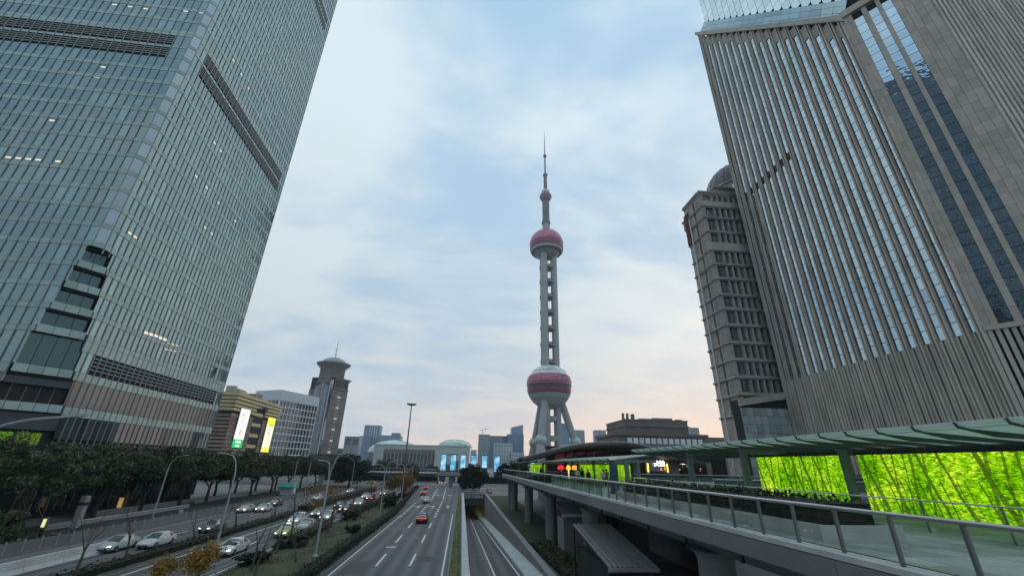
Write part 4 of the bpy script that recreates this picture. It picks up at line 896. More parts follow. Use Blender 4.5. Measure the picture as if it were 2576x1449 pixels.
# ================================================================== FAR SKYLINE
def far_tower(label, b0, b1, y, top, mcol, parts=(), name='distant_tower', fl=14, curved=False):
    x0, x1 = b0 * y, b1 * y; w = x1 - x0; d = math.hypot((x0 + x1) / 2, y); H = top * d + 9.5
    o = thing(name, label, 'skyscraper', (x0, y, 0))
    g = glassy('far_glass_' + mcol[0], mcol[1], mcol[2], refl=.2, rough=.15, pv=.25)
    MB().box(.3, w - .3, .3, w * .8, 0, H - .5).build('core', dark, o); FF = frame((0, 0, 0), (1, 0, 0), (0, -1, 0)); F_l = frame((0, w * .8, 0), (0, -1, 0), (-1, 0, 0)); F_r = frame((w, 0, 0), (0, 1, 0), (1, 0, 0))
    n = 6; nz = fl; hz = H / nz
    for f, ln, nn in ((FF, w, n), (F_l, w * .8, 3), (F_r, w * .8, 3)):
        bars('window_strip', o, f, [(0.05, ln - .05, k * hz + .5, (k + 1) * hz - .5) for k in range(nz)], -.3, .0, g); bars('floor_band', o, f, [(0, ln, k * hz - .5, k * hz + .5) for k in range(nz + 1)], -.3, .15, mat('far_band_' + mcol[0], tuple(c * 1.35 for c in mcol[1]), .6)); bars('fin', o, f, [(ln * i / nn - .6, ln * i / nn + .6, 0, H) for i in range(nn + 1)], -.3, .4, MATS['far_band_' + mcol[0]])
    MB().box(-.5, w + .5, -.5, w * .8, H, H + 2).build('roof', MATS['far_band_' + mcol[0]], o)
    return o, w, H
B1 = ('blue', (.07, .13, .19), (.4, .55, .7)); B2 = ('deep', (.045, .09, .15), (.35, .5, .68)); B3 = ('grey', (.15, .19, .21), (.5, .6, .68)); B4 = ('pale', (.26, .31, .33), (.5, .6, .65))  # blue tones put the haze of distance into the glass colour
Y = 1400
o, w, H = far_tower('far blue tower with pale vertical stripes above the painted gable', -.222, -.1885, Y, .0745, B1, fl=22)
FF = frame((0, 0, 0), (1, 0, 0), (0, -1, 0)); bars('bright_stripe', o, FF, [(w * f, w * f + 1.2, H * .35, H) for f in (.35, .5, .66, .8)], .4, .8, mat('stripe', (.5, .55, .57), .5))
far_tower('far dark blue block left of the striped tower', -.2297, -.205, Y - 60, .0512, B2)
o, w, H = far_tower('far broad blue block right of the striped tower', -.188, -.1411, Y - 30, .0545, B1)
MB().box(w * .55, w * .95, 5, 30, H + 2, H + 10).build('plant_storey', MATS['far_band_blue'], o)
o, w, H = far_tower('far pale rounded tower carrying a crane', .0352, .0595, 1150, .0625, B3, fl=18)
b = MB(); b.tube([(w * .35, 8, H), (w * .35, 8, H + 14)], .6, 4); b.tube([(w * .35 - 7, 8, H + 12.5), (w * .35 + 16, 8, H + 17)], .5, 4); b.build('crane', MAST, o)
far_tower('far dark blue tower between the crane tower and the slanted tower', .0602, .0995, 1250, .0597, B2, fl=18)
o, w, H = far_tower('far deep blue tower topped by a slanted glass crown', .1023, .1385, 1200, .064, B2, fl=18)
b = MB(); b.add([(w * .22, 2, H + 2), (w * .98, 2, H + 2), (w * .98, 30, H + 2), (w * .22, 30, H + 2), (w * .22, 2, H + 20), (w * .98, 2, H + 28), (w * .98, 30, H + 28), (w * .22, 30, H + 20)], [(0, 3, 2, 1), (4, 5, 6, 7), (0, 1, 5, 4), (1, 2, 6, 5), (2, 3, 7, 6), (3, 0, 4, 7)]); b.build('slanted_crown', MATS['far_glass_blue'], o)
far_tower('pale banded mid-rise block in front of the blue towers', .0725, .112, 900, .0435, B4, 'mid', 'distant_block', 9)
far_tower('low pale block at the foot of the slanted tower', .112, .140, 880, .024, B4, 'mid', 'distant_block', 5)
far_tower('far blue slab between the television tower legs', .2205, .2465, 900, .089, ('sky', (.08, .17, .25), (.4, .55, .7)), fl=20)
far_tower('far dark tower right of the television tower leg', .259, .2835, 1000, .0745, B3, fl=16)
far_tower('far small tower above the curved mall roof', .3114, .336, 1000, .0745, B3, fl=16)
far_tower('far small block right of the stone mall building', .5475, .571, 700, .078, B3, 'x', 'distant_block', 10)
far_tower('slim far block by the convention hall corner', .0185, .031, 800, .028, B4, 'x', 'distant_block', 6)

# stone mall building
t = thing('stone_mall_building', 'broad brown-grey stone building with stepped flat roof behind the curved roof', 'building', (104, 280, 0))
MS = mat('mall_stone', (.165, .145, .128), .85, var=.18, ns=.15, pv=.1)
F = frame((0, 0, 0), (1, 0, 0), (0, -1, 0))
MB().box(4.6, 49, 1, 40, 0, 39).build('core', MS, t)
for k in range(9): bars('stone_course', t, F, [(4.6, 49, 31.6 + k * .83, 31.6 + k * .83 + .78)], -1.2, -.9, MS)
MB().box(4.0, 49.6, -.2, 41, 35.2, 36).build('string_course', MS, t); MB().box(4.2, 49.3, .4, 40.5, 39, 39.8).build('parapet', MS, t)
MB().box(-4.5, 60, -4, 42, 29, 30.6).build('flat_cornice', mat('mall_cornice', (.14, .125, .115), .8), t); MB().box(-3, 58, -2, 42, 0, 29).build('wing', MS, t)
bars('wing_window', t, F, [(4 + k * 4.1, 7 + k * 4.1, 24.2, 27.6) for k in range(13)], 2.0, 2.12, DG)
MB().box(56, 84, 2, 42, 0, 29.5).build('side_wing', MS, t)
for (x, w, h) in ((5.5, .8, 4.4), (8.6, .8, 4.4), (12, 1.6, 4.0), (17, 9, 1.2), (27, 14, 1.8), (44, 4, 1.2)): MB().box(x, x + w, 6, 9, 39.8, 39.8 + h).build('roof_plant', MS, t)

# ================================================================== FAR PEDESTRIAN BRIDGE
t = thing('far_footbridge', 'curving pedestrian bridge with glass railing across the far end of the road', 'footbridge', (0, 0, 0))
def bpt(x): return 204 + 9 * ((x + 28) / 60) ** 2 + (0 if x > -60 else 0)
WHITEP = mat('bridge_white', (.78, .8, .79), .5, var=.06); RG = clear_glass('rail_glass', (.6, .74, .68), .14)
bx = [-120 + 6 * i for i in range(22)]
mbd = MB(); mbf = MB(); mbu = MB()
for a, b in zip(bx, bx[1:]):
    ya, yb = bpt(a), bpt(b)
    mbd.add([(a, ya, 6.0), (b, yb, 6.0), (b, yb + 6, 6.0), (a, ya + 6, 6.0)], [(0, 1, 2, 3)])
    mbf.extr([(a, ya - .3, 5.55), (b, yb - .3, 5.55), (b, yb - .3, 6.15), (a, ya - .3, 6.15)], (0, .3, 0))
    mbu.add([(a, ya, 5.5), (b, yb, 5.5), (b, yb + 1.6, 4.1), (a, ya + 1.6, 4.1), (b, yb + 4.6, 4.1), (a, ya + 4.6, 4.1), (b, yb + 6, 5.9), (a, ya + 6, 5.9)], [(0, 1, 2, 3), (3, 2, 4, 5), (5, 4, 6, 7)])
mbd.build('deck', paving, t); mbf.build('fascia', WHITEP, t); mbu.build('underside', concrete_d, t)
pane = None
for a, b in zip(bx, bx[1:]):
    for q in (0, .5):
        x0, x1 = lerp(a, b, q), lerp(a, b, q + .5); MB().extr([(x0 + .06, bpt(x0), 6.2), (x1 - .06, bpt(x1), 6.2), (x1 - .06, bpt(x1), 7.15), (x0 + .06, bpt(x0), 7.15)], (0, .03, 0)).build('rail_pane', RG, t)
        MB().box(x0 - .05, x0 + .05, bpt(x0) - .05, bpt(x0) + .08, 6.1, 7.25).build('rail_post', greysteel, t)
MB().tube([(x, bpt(x), 7.28) for x in bx], .07, 6).build('handrail', steel, t)
for x in (-92, -62, -30, -4.5): MB().box(x - .8, x + .8, bpt(x) + 1.6, bpt(x) + 4.4, 0, 4.2).build('pier', concrete, t)
MB().box(-11, 1.5, bpt(-5) - 2.2, bpt(-5) + .5, 4.6, 6.3).build('landing', concrete, t)

# ================================================================== RAISED WALKWAY ON THE RIGHT
wk = thing('raised_walkway', 'grey concrete raised walkway with glass railing running along the right', 'walkway', (10.3, 0, 0))
DZ = 7.45; X0 = 10.3
Y0, Y1 = -6.0, 112.0
FAS = mat('fascia_grey', (.20, .21, .215), .7, var=.16, ns=.35, pv=.06, stretch=(1, .6, 2), bump=.08, bs=2)
b = MB(); b.box(.25, 14, Y0, Y1, DZ - .3, DZ - .01); b.build('deck_slab', concrete_d, wk)
yy = Y0
while yy < Y1:
    ye = min(Y1, yy + 6.0)
    pr = [(-.1, DZ - .12), (-.16, DZ - .16), (-.16, DZ - .72), (.0, DZ - .8), (.35, DZ - .8), (.35, DZ - .12)]
    MB().extr([(x, yy + .008, z) for x, z in pr], (0, ye - yy - .016, 0)).build('fascia_panel', FAS, wk); yy = ye
MB().extr([(-.17, Y0, DZ - .115), (.45, Y0, DZ - .115), (.45, Y0, DZ + .03), (-.17, Y0, DZ + .03)], (0, Y1 - Y0, 0)).build('edge_coping', mat('coping_pale', (.5, .51, .5), .7, var=.2, ns=.8), wk)
MB().extr([(.0, Y0, DZ - .81), (.35, Y0, DZ - .81), (1.6, Y0, DZ - 1.5), (9, Y0, DZ - 1.5), (9, Y0, DZ - .5), (.0, Y0, DZ - .5)], (0, Y1 - Y0, 0)).build('box_girder', concrete_d, wk)
for k in range(28): MB().box(.02, .12, Y0 + 2 + k * 4.1, Y0 + 2.12 + k * 4.1, DZ - 1.06, DZ - .81).build('drip_bracket', black, wk)
for y in (22, 43, 62, 82, 104, 111.4):
    b = MB(); b.M = Matrix.Translation((2.1, y, 0)) @ Matrix.Diagonal((.75, 1.0, 1, 1)); b.lathe([(1.0, -.3), (1.0, DZ - 1.95), (1.15, DZ - 1.7), (1.6, DZ - 1.5)], 20); b.build('pillar', mat('pillar_concrete', (.2, .21, .205), .7, var=.15, ns=.4, stretch=(2, 2, .3)), wk, smooth=True)
# deck paving slabs near the camera, one part each
SLAB = mat('deck_stone', (.30, .31, .29), .65, var=.28, ns=.5, pv=.2, bump=.1, bs=6); sm = unitbox(SLAB, 'paving_slab')
ns = 0
for j in range(26):
    for i in range(11):
        piece('paving_slab', sm, wk, Matrix.Translation((.47 + i * 1.2, 2 + j * 1.2, DZ - .01)) @ Matrix.Diagonal((1.165, 1.165, .012 + random.random() * .003, 1)))
b = MB()
for j in range(26, 92):
    for i in range(11): b.cv = random.random() * .97 + .01; b.box(.47 + i * 1.2, 1.66 + i * 1.2, 2 + j * 1.2, 3.19 + j * 1.2, DZ - .01, DZ + .002)
b.build('paving_slab', SLAB, wk, stuff=True)
# railing
rail = thing('glass_railing', 'steel and glass railing along the near edge of the raised walkway', 'railing', (10.45, 0, DZ + .03))
RGN = clear_glass('walk_glass', (.90, .955, .93), .07); PST = mat('rail_post', (.17, .175, .17), .45, metal=.5, var=.1)
yy = 2.2; ys_ = []
while yy < 111: ys_.append(yy); yy += 1.62
for k_, y in enumerate(ys_):
    if y > 34 and k_ % 3: continue
    w_ = .04 if y < 34 else .018; b = MB(); b.bev(-.05, .05, y - w_, y + w_, 0, 1.03, .012); b.build('post', PST, rail)
for a, c in zip(ys_, ys_[1:]):
    MB().box(-.01, .01, a + .07, c - .07, .08, .95).build('glass_pane', RGN if a < 32 else clear_glass('far_walk_glass', (.62, .76, .69), .1), rail)
MB().tube([(0, 0, 1.08), (0, 111, 1.08)], .055, 10).build('top_rail', steel, rail, smooth=True)
MB().box(-.02, .02, 0, 111, .05, .075).build('bottom_rail', PST, rail)

# inner railing and canopy along the screens
ir = thing('inner_railing', 'thin inner railing with glass in front of the canopy posts', 'railing', (17.6, 0, DZ))
for k in range(36): MB().box(-.025, .025, 8 + k * 2.6, 8.05 + k * 2.6, 0, 1.05).build('post', PST, ir)
for k in range(35): MB().box(-.008, .008, 8.08 + k * 2.6, 10.57 + k * 2.6, .1, .98).build('glass_pane', RGN, ir)
MB().tube([(0, 8, 1.08), (0, 99, 1.08)], .03, 6).build('top_rail', steel, ir)
# bamboo screens
def bamboo(name, seed):
    m, tt, out = _nodes(name); N, L2 = tt.nodes, tt.links
    def mth(op, a, b=None, c=None, cl=False):
        n = N.new('ShaderNodeMath'); n.operation = op; n.use_clamp = cl
        for i, v in enumerate((a, b, c)):
            if v is None: continue
            if isinstance(v, (int, float)): n.inputs[i].default_value = v
            else: L2.new(v, n.inputs[i])
        return n.outputs[0]
    e = N.new('ShaderNodeEmission'); L2.new(e.outputs[0], out.inputs[0])
    g = N.new('ShaderNodeNewGeometry'); sp = N.new('ShaderNodeSeparateXYZ'); L2.new(g.outputs['Position'], sp.inputs[0])
    cv = N.new('ShaderNodeCombineXYZ'); L2.new(sp.outputs[1], cv.inputs[0]); L2.new(sp.outputs[2], cv.inputs[1]); cv.inputs[2].default_value = seed
    n = N.new('ShaderNodeTexNoise'); L2.new(cv.outputs[0], n.inputs['Vector']); n.inputs['Scale'].default_value = 3.4; n.inputs['Detail'].default_value = 9; n.inputs['Roughness'].default_value = .8
    big = N.new('ShaderNodeTexNoise'); L2.new(cv.outputs[0], big.inputs['Vector']); big.inputs['Scale'].default_value = .45; big.inputs['Detail'].default_value = 2
    r = N.new('ShaderNodeValToRGB'); L2.new(mth('ADD', mth('MULTIPLY', n.outputs[0], .62), mth('MULTIPLY', big.outputs[0], .42)), r.inputs[0])
    cr = r.color_ramp; cr.elements[0].position = .38; cr.elements[0].color = (.02, .10, .0, 1); cr.elements[1].position = .66; cr.elements[1].color = (.72, .95, .04, 1)
    q = cr.elements.new(.5); q.color = (.17, .52, .0, 1)
    lm = N.new('ShaderNodeMapping'); L2.new(cv.outputs[0], lm.inputs[0]); lm.inputs['Rotation'].default_value = (0, 0, .7); lm.inputs['Scale'].default_value = (3.0, 9.0, 1)
    lf = N.new('ShaderNodeTexNoise'); L2.new(lm.outputs[0], lf.inputs['Vector']); lf.inputs['Scale'].default_value = 1.6; lf.inputs['Detail'].default_value = 4; lf.inputs['Distortion'].default_value = .6
    lk = N.new('ShaderNodeMapRange'); L2.new(lf.outputs[0], lk.inputs[0]); lk.inputs[1].default_value = .36; lk.inputs[2].default_value = .62; lk.inputs[3].default_value = .22; lk.inputs[4].default_value = 1.12
    lsc = N.new('ShaderNodeVectorMath'); lsc.operation = 'SCALE'; L2.new(r.outputs[0], lsc.inputs[0]); L2.new(lk.outputs[0], lsc.inputs[3])
    # leaning trunks: stripes that bend with height, thinned by a mask
    def trunks(scale, bend, th, off):
        z0 = mth('SUBTRACT', sp.outputs[2], 7.6)
        wob = mth('MULTIPLY', mth('SUBTRACT', big.outputs[0], .5), .35)
        x = mth('ADD', mth('MULTIPLY', mth('ADD', mth('ADD', sp.outputs[1], mth('ADD', mth('MULTIPLY', z0, -4.2 * bend), mth('MULTIPLY', mth('MULTIPLY', z0, z0), bend * .25))), wob), scale), off)
        v = N.new('ShaderNodeTexWhiteNoise'); v.noise_dimensions = '1D'; L2.new(mth('FLOOR', x), v.inputs['W'])
        d = mth('ABSOLUTE', mth('SUBTRACT', mth('FRACT', x), mth('ADD', .25, mth('MULTIPLY', v.outputs[0], .5))))
        hit = mth('LESS_THAN', d, mth('MULTIPLY', th, mth('ADD', .4, v.outputs[0])))
        return mth('MULTIPLY', hit, mth('GREATER_THAN', v.outputs[0], .25))
    tr = mth('MAXIMUM', trunks(1.1, .07, .10, seed), mth('MAXIMUM', mth('MULTIPLY', trunks(1.9, -.03, .11, seed * 3), .9), mth('MULTIPLY', trunks(3.1, .05, .09, seed * 7), mth('LESS_THAN', sp.outputs[2], 9.2))))
    mx = N.new('ShaderNodeMix'); mx.data_type = 'RGBA'; L2.new(mth('MULTIPLY', tr, .82), mx.inputs[0]); L2.new(lsc.outputs[0], mx.inputs[6]); mx.inputs[7].default_value = (.03, .06, .006, 1)
    L2.new(mx.outputs[2], e.inputs[0]); e.inputs[1].default_value = 1.0
    MATS[name] = m; return m
def frosted(name, col, k=.5):
    m, tt, out = _nodes(name); N, L2 = tt.nodes, tt.links
    d = N.new('ShaderNodeBsdfPrincipled'); d.inputs['Base Color'].default_value = (*col, 1); d.inputs['Roughness'].default_value = .3; tl = N.new('ShaderNodeBsdfTranslucent'); tl.inputs[0].default_value = (*col, 1); mx = N.new('ShaderNodeMixShader'); mx.inputs[0].default_value = k
    L2.new(d.outputs[0], mx.inputs[1]); L2.new(tl.outputs[0], mx.inputs[2]); L2.new(mx.outputs[0], out.inputs[0]); MATS[name] = m; return m
BAM = bamboo('bamboo_video', 2.0); BAM2 = bamboo('bamboo_video_far', 5.0)
LED_FR = mat('screen_frame', (.03, .04, .042), .5)
for y0, y1, lab in ((13.3, 22.55, 'large bright green bamboo forest video wall at the right edge'), (23.65, 31.1, 'bright green bamboo forest video wall left of the canopy post')):
    o = thing('video_wall', lab, 'screen', (22, y0, DZ)); L_ = y1 - y0
    npn = round(L_ / 1.45)
    for i_ in range(npn):
        for j_ in range(2): MB().box(random.uniform(0, .006), .12, L_ * i_ / npn + .008, L_ * (i_ + 1) / npn - .008, .12 + j_ * 1.4, .12 + (j_ + 1) * 1.4 - .012).build('display_panel', BAM, o)
    MB().box(.1, .5, -.12, L_ + .12, -.0, 3.0).build('casing', LED_FR, o); MB().box(-.05, .12, -.1, L_ + .1, 2.92, 3.05).build('top_frame', LED_FR, o); MB().box(-.1, .12, -.1, L_ + .1, .0, .11).build('bottom_frame', LED_FR, o)
for y0, y1, lab in ((52.2, 58.5, 'nearest green video panel under the kiosk canopy'), (59.6, 66.4, 'middle green video panel under the kiosk canopy'), (67.6, 75, 'farthest green video panel under the kiosk canopy'), (107, 117.5, 'small green video panel under the second kiosk canopy, right one'), (118.5, 131, 'small green video panel under the second kiosk canopy, left one')):
    o = thing('video_wall', lab, 'screen', (20.2, y0, DZ)); L_ = y1 - y0
    MB().box(0, .12, 0, L_, .2, 2.35).build('display', BAM2, o); MB().box(.1, .4, -.15, L_ + .15, 0, 2.5).build('casing', LED_FR, o)

# canopy with rib fins
def canopy(label, x0, x1, y0, y1, zf, zb_, step, posts, name='walkway_canopy', cm=None):
    o = thing(name, label, 'canopy', (x0, y0, 0)); w = x1 - x0; L_ = y1 - y0
    CG = cm or (MATS.get('canopy_green') or frosted('canopy_green', (.68, .77, .715), .68)); FINM = mat('canopy_fin', (.075, .1, .092), .5)
    n = int(L_ / step)
    for i in range(n):
        a = i * step + .04; b_ = (i + 1) * step - .04
        MB().add([(.0, a, zf), (.0, b_, zf), (w, b_, zb_), (w, a, zb_), (.0, a, zf + .06), (.0, b_, zf + .06), (w, b_, zb_ + .06), (w, a, zb_ + .06)], [(0, 3, 2, 1), (4, 5, 6, 7), (0, 1, 5, 4), (1, 2, 6, 5), (2, 3, 7, 6), (3, 0, 4, 7)]).build('roof_panel', CG, o)
        # upturned leading lip
        MB().extr([(.02, a, zf + .02), (-.3, a, zf + .08), (-.36, a, zf + .22), (-.3, a, zf + .22), (-.24, a, zf + .13), (.02, a, zf + .07)], (0, b_ - a, 0)).build('front_lip', CG, o)
    for i in range(n + 1):
        y = i * step
        MB().extr([(-.42, y - .03, zf + .2), (-.3, y - .03, zf + .0), (w * .25, y - .03, lerp(zf, zb_, .25) - .2), (w, y - .03, zb_ - .12), (w, y - .03, zb_ + .02), (.05, y - .03, zf - .005), (-.2, y - .03, zf + .2)], (0, .06, 0)).build('rib_fin', FINM, o)
    MB().box(w - .2, w + .1, 0, L_, zb_ - .35, zb_ - .05).build('back_beam', FINM, o)
    for px_, py_, h in posts:
        MB().bev(px_ - x0 - .22, px_ - x0 + .22, py_ - y0 - .14, py_ - y0 + .14, DZ, h, .03).build('post', mat('canopy_post', (.15, .2, .195), .45, var=.08), o)
        MB().box(px_ - x0 - .2, w, py_ - y0 - .12, py_ - y0 + .12, h - .3, h - .02).build('cross_beam', MATS['canopy_post'], o)
    return o
canopy('long green ribbed canopy over the walkway in front of the video walls', 18.0, 22.6, 9.0, 46.0, 11.0, 10.72, 1.55, [(21.7, 23.05, 10.7), (19.3, 28.6, 10.8), (19.2, 35.7, 10.85)])
canopy('pale green kiosk canopy over the group of green panels', 15.8, 21.0, 46.2, 92, 10.15, 10.85, 2.6, [(17.6, 46.3, 10.3), (20.6, 50.6, 10.2), (17.2, 90, 10.2), (20.4, 84.2, 10.2), (20.4, 79.3, 10.2)], 'kiosk_canopy', frosted('canopy_pale', (.60, .72, .66), .6))
canopy('second smaller pale green kiosk canopy farther along the walkway', 16.0, 21.2, 104, 138, 10.1, 10.8, 2.6, [(19.2, 104.4, 10.2), (17.5, 136, 10.2)], 'kiosk_canopy', MATS['canopy_pale'])
# lantern signs
for y, cn, ce, lab in ((88, 'red_lantern', (1, .03, .03), 'glowing red mushroom-shaped lantern under the kiosk canopy'), (81.6, 'yellow_lantern', (1, .62, .03), 'glowing yellow mushroom-shaped lantern under the kiosk canopy'), (77.2, 'orange_lantern', (1, .42, .08), 'small glowing orange box lantern beside the green panels')):
    o = thing('lantern', lab, 'lantern', (19.8, y, DZ)); k = .75 if 'red' in cn else (.5 if 'yellow' in cn else .4)
    if 'orange' in cn: MB().bev(-.35, .35, -.35, .35, 1.5, 2.2, .06).build('shade', emit(cn, ce, .9), o); MB().box(-.06, .06, -.06, .06, 0, 1.5).build('stem', PST, o)
    else:
        b = MB(); b.lathe([(.65 * k, 1.45), (.9 * k, 1.55), (.85 * k, 1.85), (.6 * k, 2.15), (.1, 2.25)], 16); b.build('shade', emit(cn, ce, 1.0), o, smooth=True); MB().lathe([(.13, 0), (.1, 1.4)], 8).build('stem', emit(cn + '_stem', tuple(min(1, c + .3) for c in ce), 1.2), o)

# planter with hedge on the deck
pl = thing('long_planter', 'long grey stone planter with dark clipped shrubs on the walkway', 'planter', (11.6, 13.9, DZ))
for i in range(10): MB().box(0, .09, i * 1.9 + .01, i * 1.9 + 1.89, 0, .46).build('side_panel', concrete_l if 0 else mat('planter_stone', (.42, .42, .40), .7, pv=.1), pl); MB().box(2.6, 2.69, i * 1.9 + .01, i * 1.9 + 1.89, 0, .46).build('side_panel', MATS['planter_stone'], pl)
MB().box(-.12, 2.8, -.1, 0, 0, .46).build('end_panel', MATS['planter_stone'], pl); MB().box(.09, 2.6, 0, 19, 0, .4).build('soil', soil, pl)
hedge('planter_hedge', [(12.9, 14.3), (12.9, 32)], 2.2, .75, 'dark leafy hedge growing in the long stone planter', size=.09, dens=60, z=DZ + .4)
hedge('planter_hedge', [(18.4, 24), (18.2, 46)], .8, .6, 'thin brown-green hedge at the foot of the canopy posts', leafmat('dry_hedge', (.03, .035, .02), (.09, .085, .05)), size=.09, dens=30, z=DZ + .02)
hedge('walkway_hedge', [(11.7, 60), (11.7, 110)], 1.0, .85, 'long leafy hedge behind the far stretch of glass railing', size=.12, dens=26, z=DZ + .02)

# dark blue totem sign on the deck, bin
o = thing('totem_sign', 'slim dark blue totem sign standing on the walkway by the green panels', 'sign', (13.1, 37.6, DZ)); MB().bev(-.35, .35, -.12, .12, 0, 2.35, .03).build('panel', mat('totem_blue', (.025, .06, .10), .3), o); MB().box(-.4, .4, -.17, .17, 0, .12).build('plinth', black, o)
o = thing('litter_bin', 'dark red-brown double litter bin behind the glass railing', 'bin', (12.4, 30.6, DZ)); MB().bev(-.45, .0, -.35, .35, .05, 1.15, .04).build('bin_box', mat('bin_brown', (.05, .035, .035), .5), o); MB().bev(.03, .48, -.35, .35, .05, 1.15, .04).build('bin_box', mat('bin_grey', (.07, .07, .07), .5), o); MB().box(-.5, .53, -.4, .4, 0, .05).build('base', black, o); MB().tube([(-.4, -.3, 1.15), (-.4, -.3, 1.4), (.43, -.3, 1.4), (.43, -.3, 1.15)], .025, 6).build('hood_frame', emit('bin_edge', (.5, .6, .12), .4), o)

# ================================================================== CURVED MALL ROOF AND SHOPS
t = thing('curved_roof_mall', 'low mall with a sweeping curved dark roof edge and shops below', 'building', (0, 0, 0))
rim = [(14.3, 104, 10.9), (16.8, 99, 11.5), (20.5, 96, 12.6), (25.5, 94, 13.6), (31, 93, 14.1), (37, 94, 14.15), (43, 96.5, 13.4), (48.5, 99, 12.3), (54, 102, 11.2), (60, 105, 10.6)]
def sm(pts, n=5):
    out = []
    for i in range(len(pts) - 1):
        p0, p1, p2, p3 = [Vector(pts[max(0, min(len(pts) - 1, i + k))]) for k in (-1, 0, 1, 2)]
        for j in range(n):
            s = j / n; out.append(.5 * ((2 * p1) + (-p0 + p2) * s + (2 * p0 - 5 * p1 + 4 * p2 - p3) * s * s + (-p0 + 3 * p1 - 3 * p2 + p3) * s ** 3))
    out.append(Vector(pts[-1])); return out
rs = sm(rim)
RIM = mat('roof_rim', (.085, .082, .08), .45, var=.15); ROOF = mat('roof_sheet', (.19, .195, .19), .5, var=.12, ns=.2)
b = MB(); prof = [(0, .55), (-.45, .35), (-.55, -.1), (-.3, -.5), (.4, -.6)]
n = len(prof); vs = []; fs = []
for p in rs:
    for dy, dz in prof: vs.append((p.x, p.y + dy, p.z + dz))
for i in range(len(rs) - 1):
    for k in range(n - 1): fs.append((i * n + k, i * n + k + 1, (i + 1) * n + k + 1, (i + 1) * n + k))
b.add(vs, fs); b.build('roof_rim', RIM, t, smooth=True)
b = MB(); vs = []; m_ = 8
for i, p in enumerate(rs):
    for k in range(m_ + 1):
        s = k / m_; vs.append((p.x + (37 - p.x) * s * .25, p.y + s * 34, p.z + .55 + .9 * s * (1 if 20 < p.x < 50 else .5)))
b.add(vs, [(i * (m_ + 1) + k, i * (m_ + 1) + k + 1, (i + 1) * (m_ + 1) + k + 1, (i + 1) * (m_ + 1) + k) for i in range(len(rs) - 1) for k in range(m_)]); b.build('roof_sheet', ROOF, t, smooth=True)
b = MB(); vs = []
for p in rs: vs += [(p.x, p.y + .4, p.z - .6), (p.x + (38 - p.x) * .1, p.y + 8, min(p.z - .5, 13.0))]
b.add(vs, [(2 * i, 2 * i + 1, 2 * i + 3, 2 * i + 2) for i in range(len(rs) - 1)]); b.build('soffit', mat('soffit_dark', (.07, .07, .072), .6), t, smooth=True)
for i in range(3, len(rs) - 3, 3):
    p = rs[i]; MB().box(p.x - .02, p.x + .02, p.y - .57, p.y - .2, p.z - .45, p.z + .45).build('rim_joint', black, t)
MB().box(24, 79, 40, 140, 0, DZ - .03).build('podium', concrete_d, t)
F = frame((0, 104, 0), (1, 0, 0), (0, -1, 0))
bars('shop_wall', t, F, [(20, 66, DZ, 14)], -1.5, -1.2, mat('shop_dark', (.025, .023, .024), .5, var=.3))
bars('shop_pillar', t, F, [(41.5, 42.8, DZ, 13.5), (50.2, 53, DZ, 11.2), (60.5, 61.5, DZ, 11)], -1.2, -.4, mat('shop_stone', (.2, .185, .165), .7))
bars('shop_pillar', t, F, [(44.7, 45.6, DZ, 11.4), (27, 27.6, DZ, 12.5), (31.5, 32.1, DZ, 12.5), (36, 36.6, DZ, 12.5)], -1.2, -.7, mat('shop_stone_y', (.26, .24, .15), .7))
bars('shop_glass', t, F, [(45.8, 50.0, DZ + .1, 11), (53.2, 56.5, DZ + .1, 11), (56.7, 60.3, DZ + .1, 11), (37, 41.3, DZ + .1, 11.2), (32.3, 35.8, DZ + .1, 11.2), (28, 31.2, DZ + .1, 11.2)], -1.15, -1.1, glassy('shop_glass', (.03, .022, .015), (.5, .5, .5), refl=.12, rough=.03, pv=.5))
for u, z, w_, h, e in ((45.05, 8.6, .22, 1.9, (1, .75, .05)), (50.0, 8.6, .22, 1.9, (1, .75, .05))): bars('wall_lamp', t, F, [(u, u + w_, z, z + h)], -.6, -.4, emit('wall_lamp', e, 2.5))
AMB = emit('shop_amber', (1, .45, .12), 1.6)
rnd = random.Random(3)
for k in range(26): u = rnd.choice((rnd.uniform(53.3, 60), rnd.uniform(46, 49.8), rnd.uniform(29, 41))); z = rnd.uniform(8.3, 10.6); s_ = rnd.uniform(.06, .18); bars('shop_light', t, F, [(u, u + s_ * 1.6, z, z + s_)], -1.08, -1.04, AMB)
bars('shop_light', t, F, [(58.8, 60.1, 10.2, 11.0)], -1.08, -1.04, emit('shop_orange', (1, .35, .06), 1.1))
NEON = emit('neon_white', (1, 1, 1), 2.2)
put('neon_sign', text_mesh('neon1', '快驰', 1.5, NEON, .05), t, F @ Matrix.Translation((48.1, -.5, 10.0)) @ Matrix.Rotation(PI / 2, 4, 'X'))
put('neon_sign', text_mesh('neon2', '名仕台', 1.2, NEON, .05), t, F @ Matrix.Translation((55.5, -.5, 10.5)) @ Matrix.Rotation(PI / 2, 4, 'X'))
REDP = mat('red_panel', (.28, .03, .035), .4)
for k, (x0, x1, z0, z1) in enumerate(((20.5, 22.6, 10.6, 12.2), (23, 24.8, 11.2, 12.4), (25.3, 27.4, 11.7, 12.7), (28, 31.4, 12.0, 12.8))):
    MB().extr([(x0, 97.2, z0), (x1, 97, z0 + .5), (x1, 97, z1), (x0 + .4, 97.2, z1 - .3)], (0, .25, 0)).build('red_sign_panel', REDP, t)
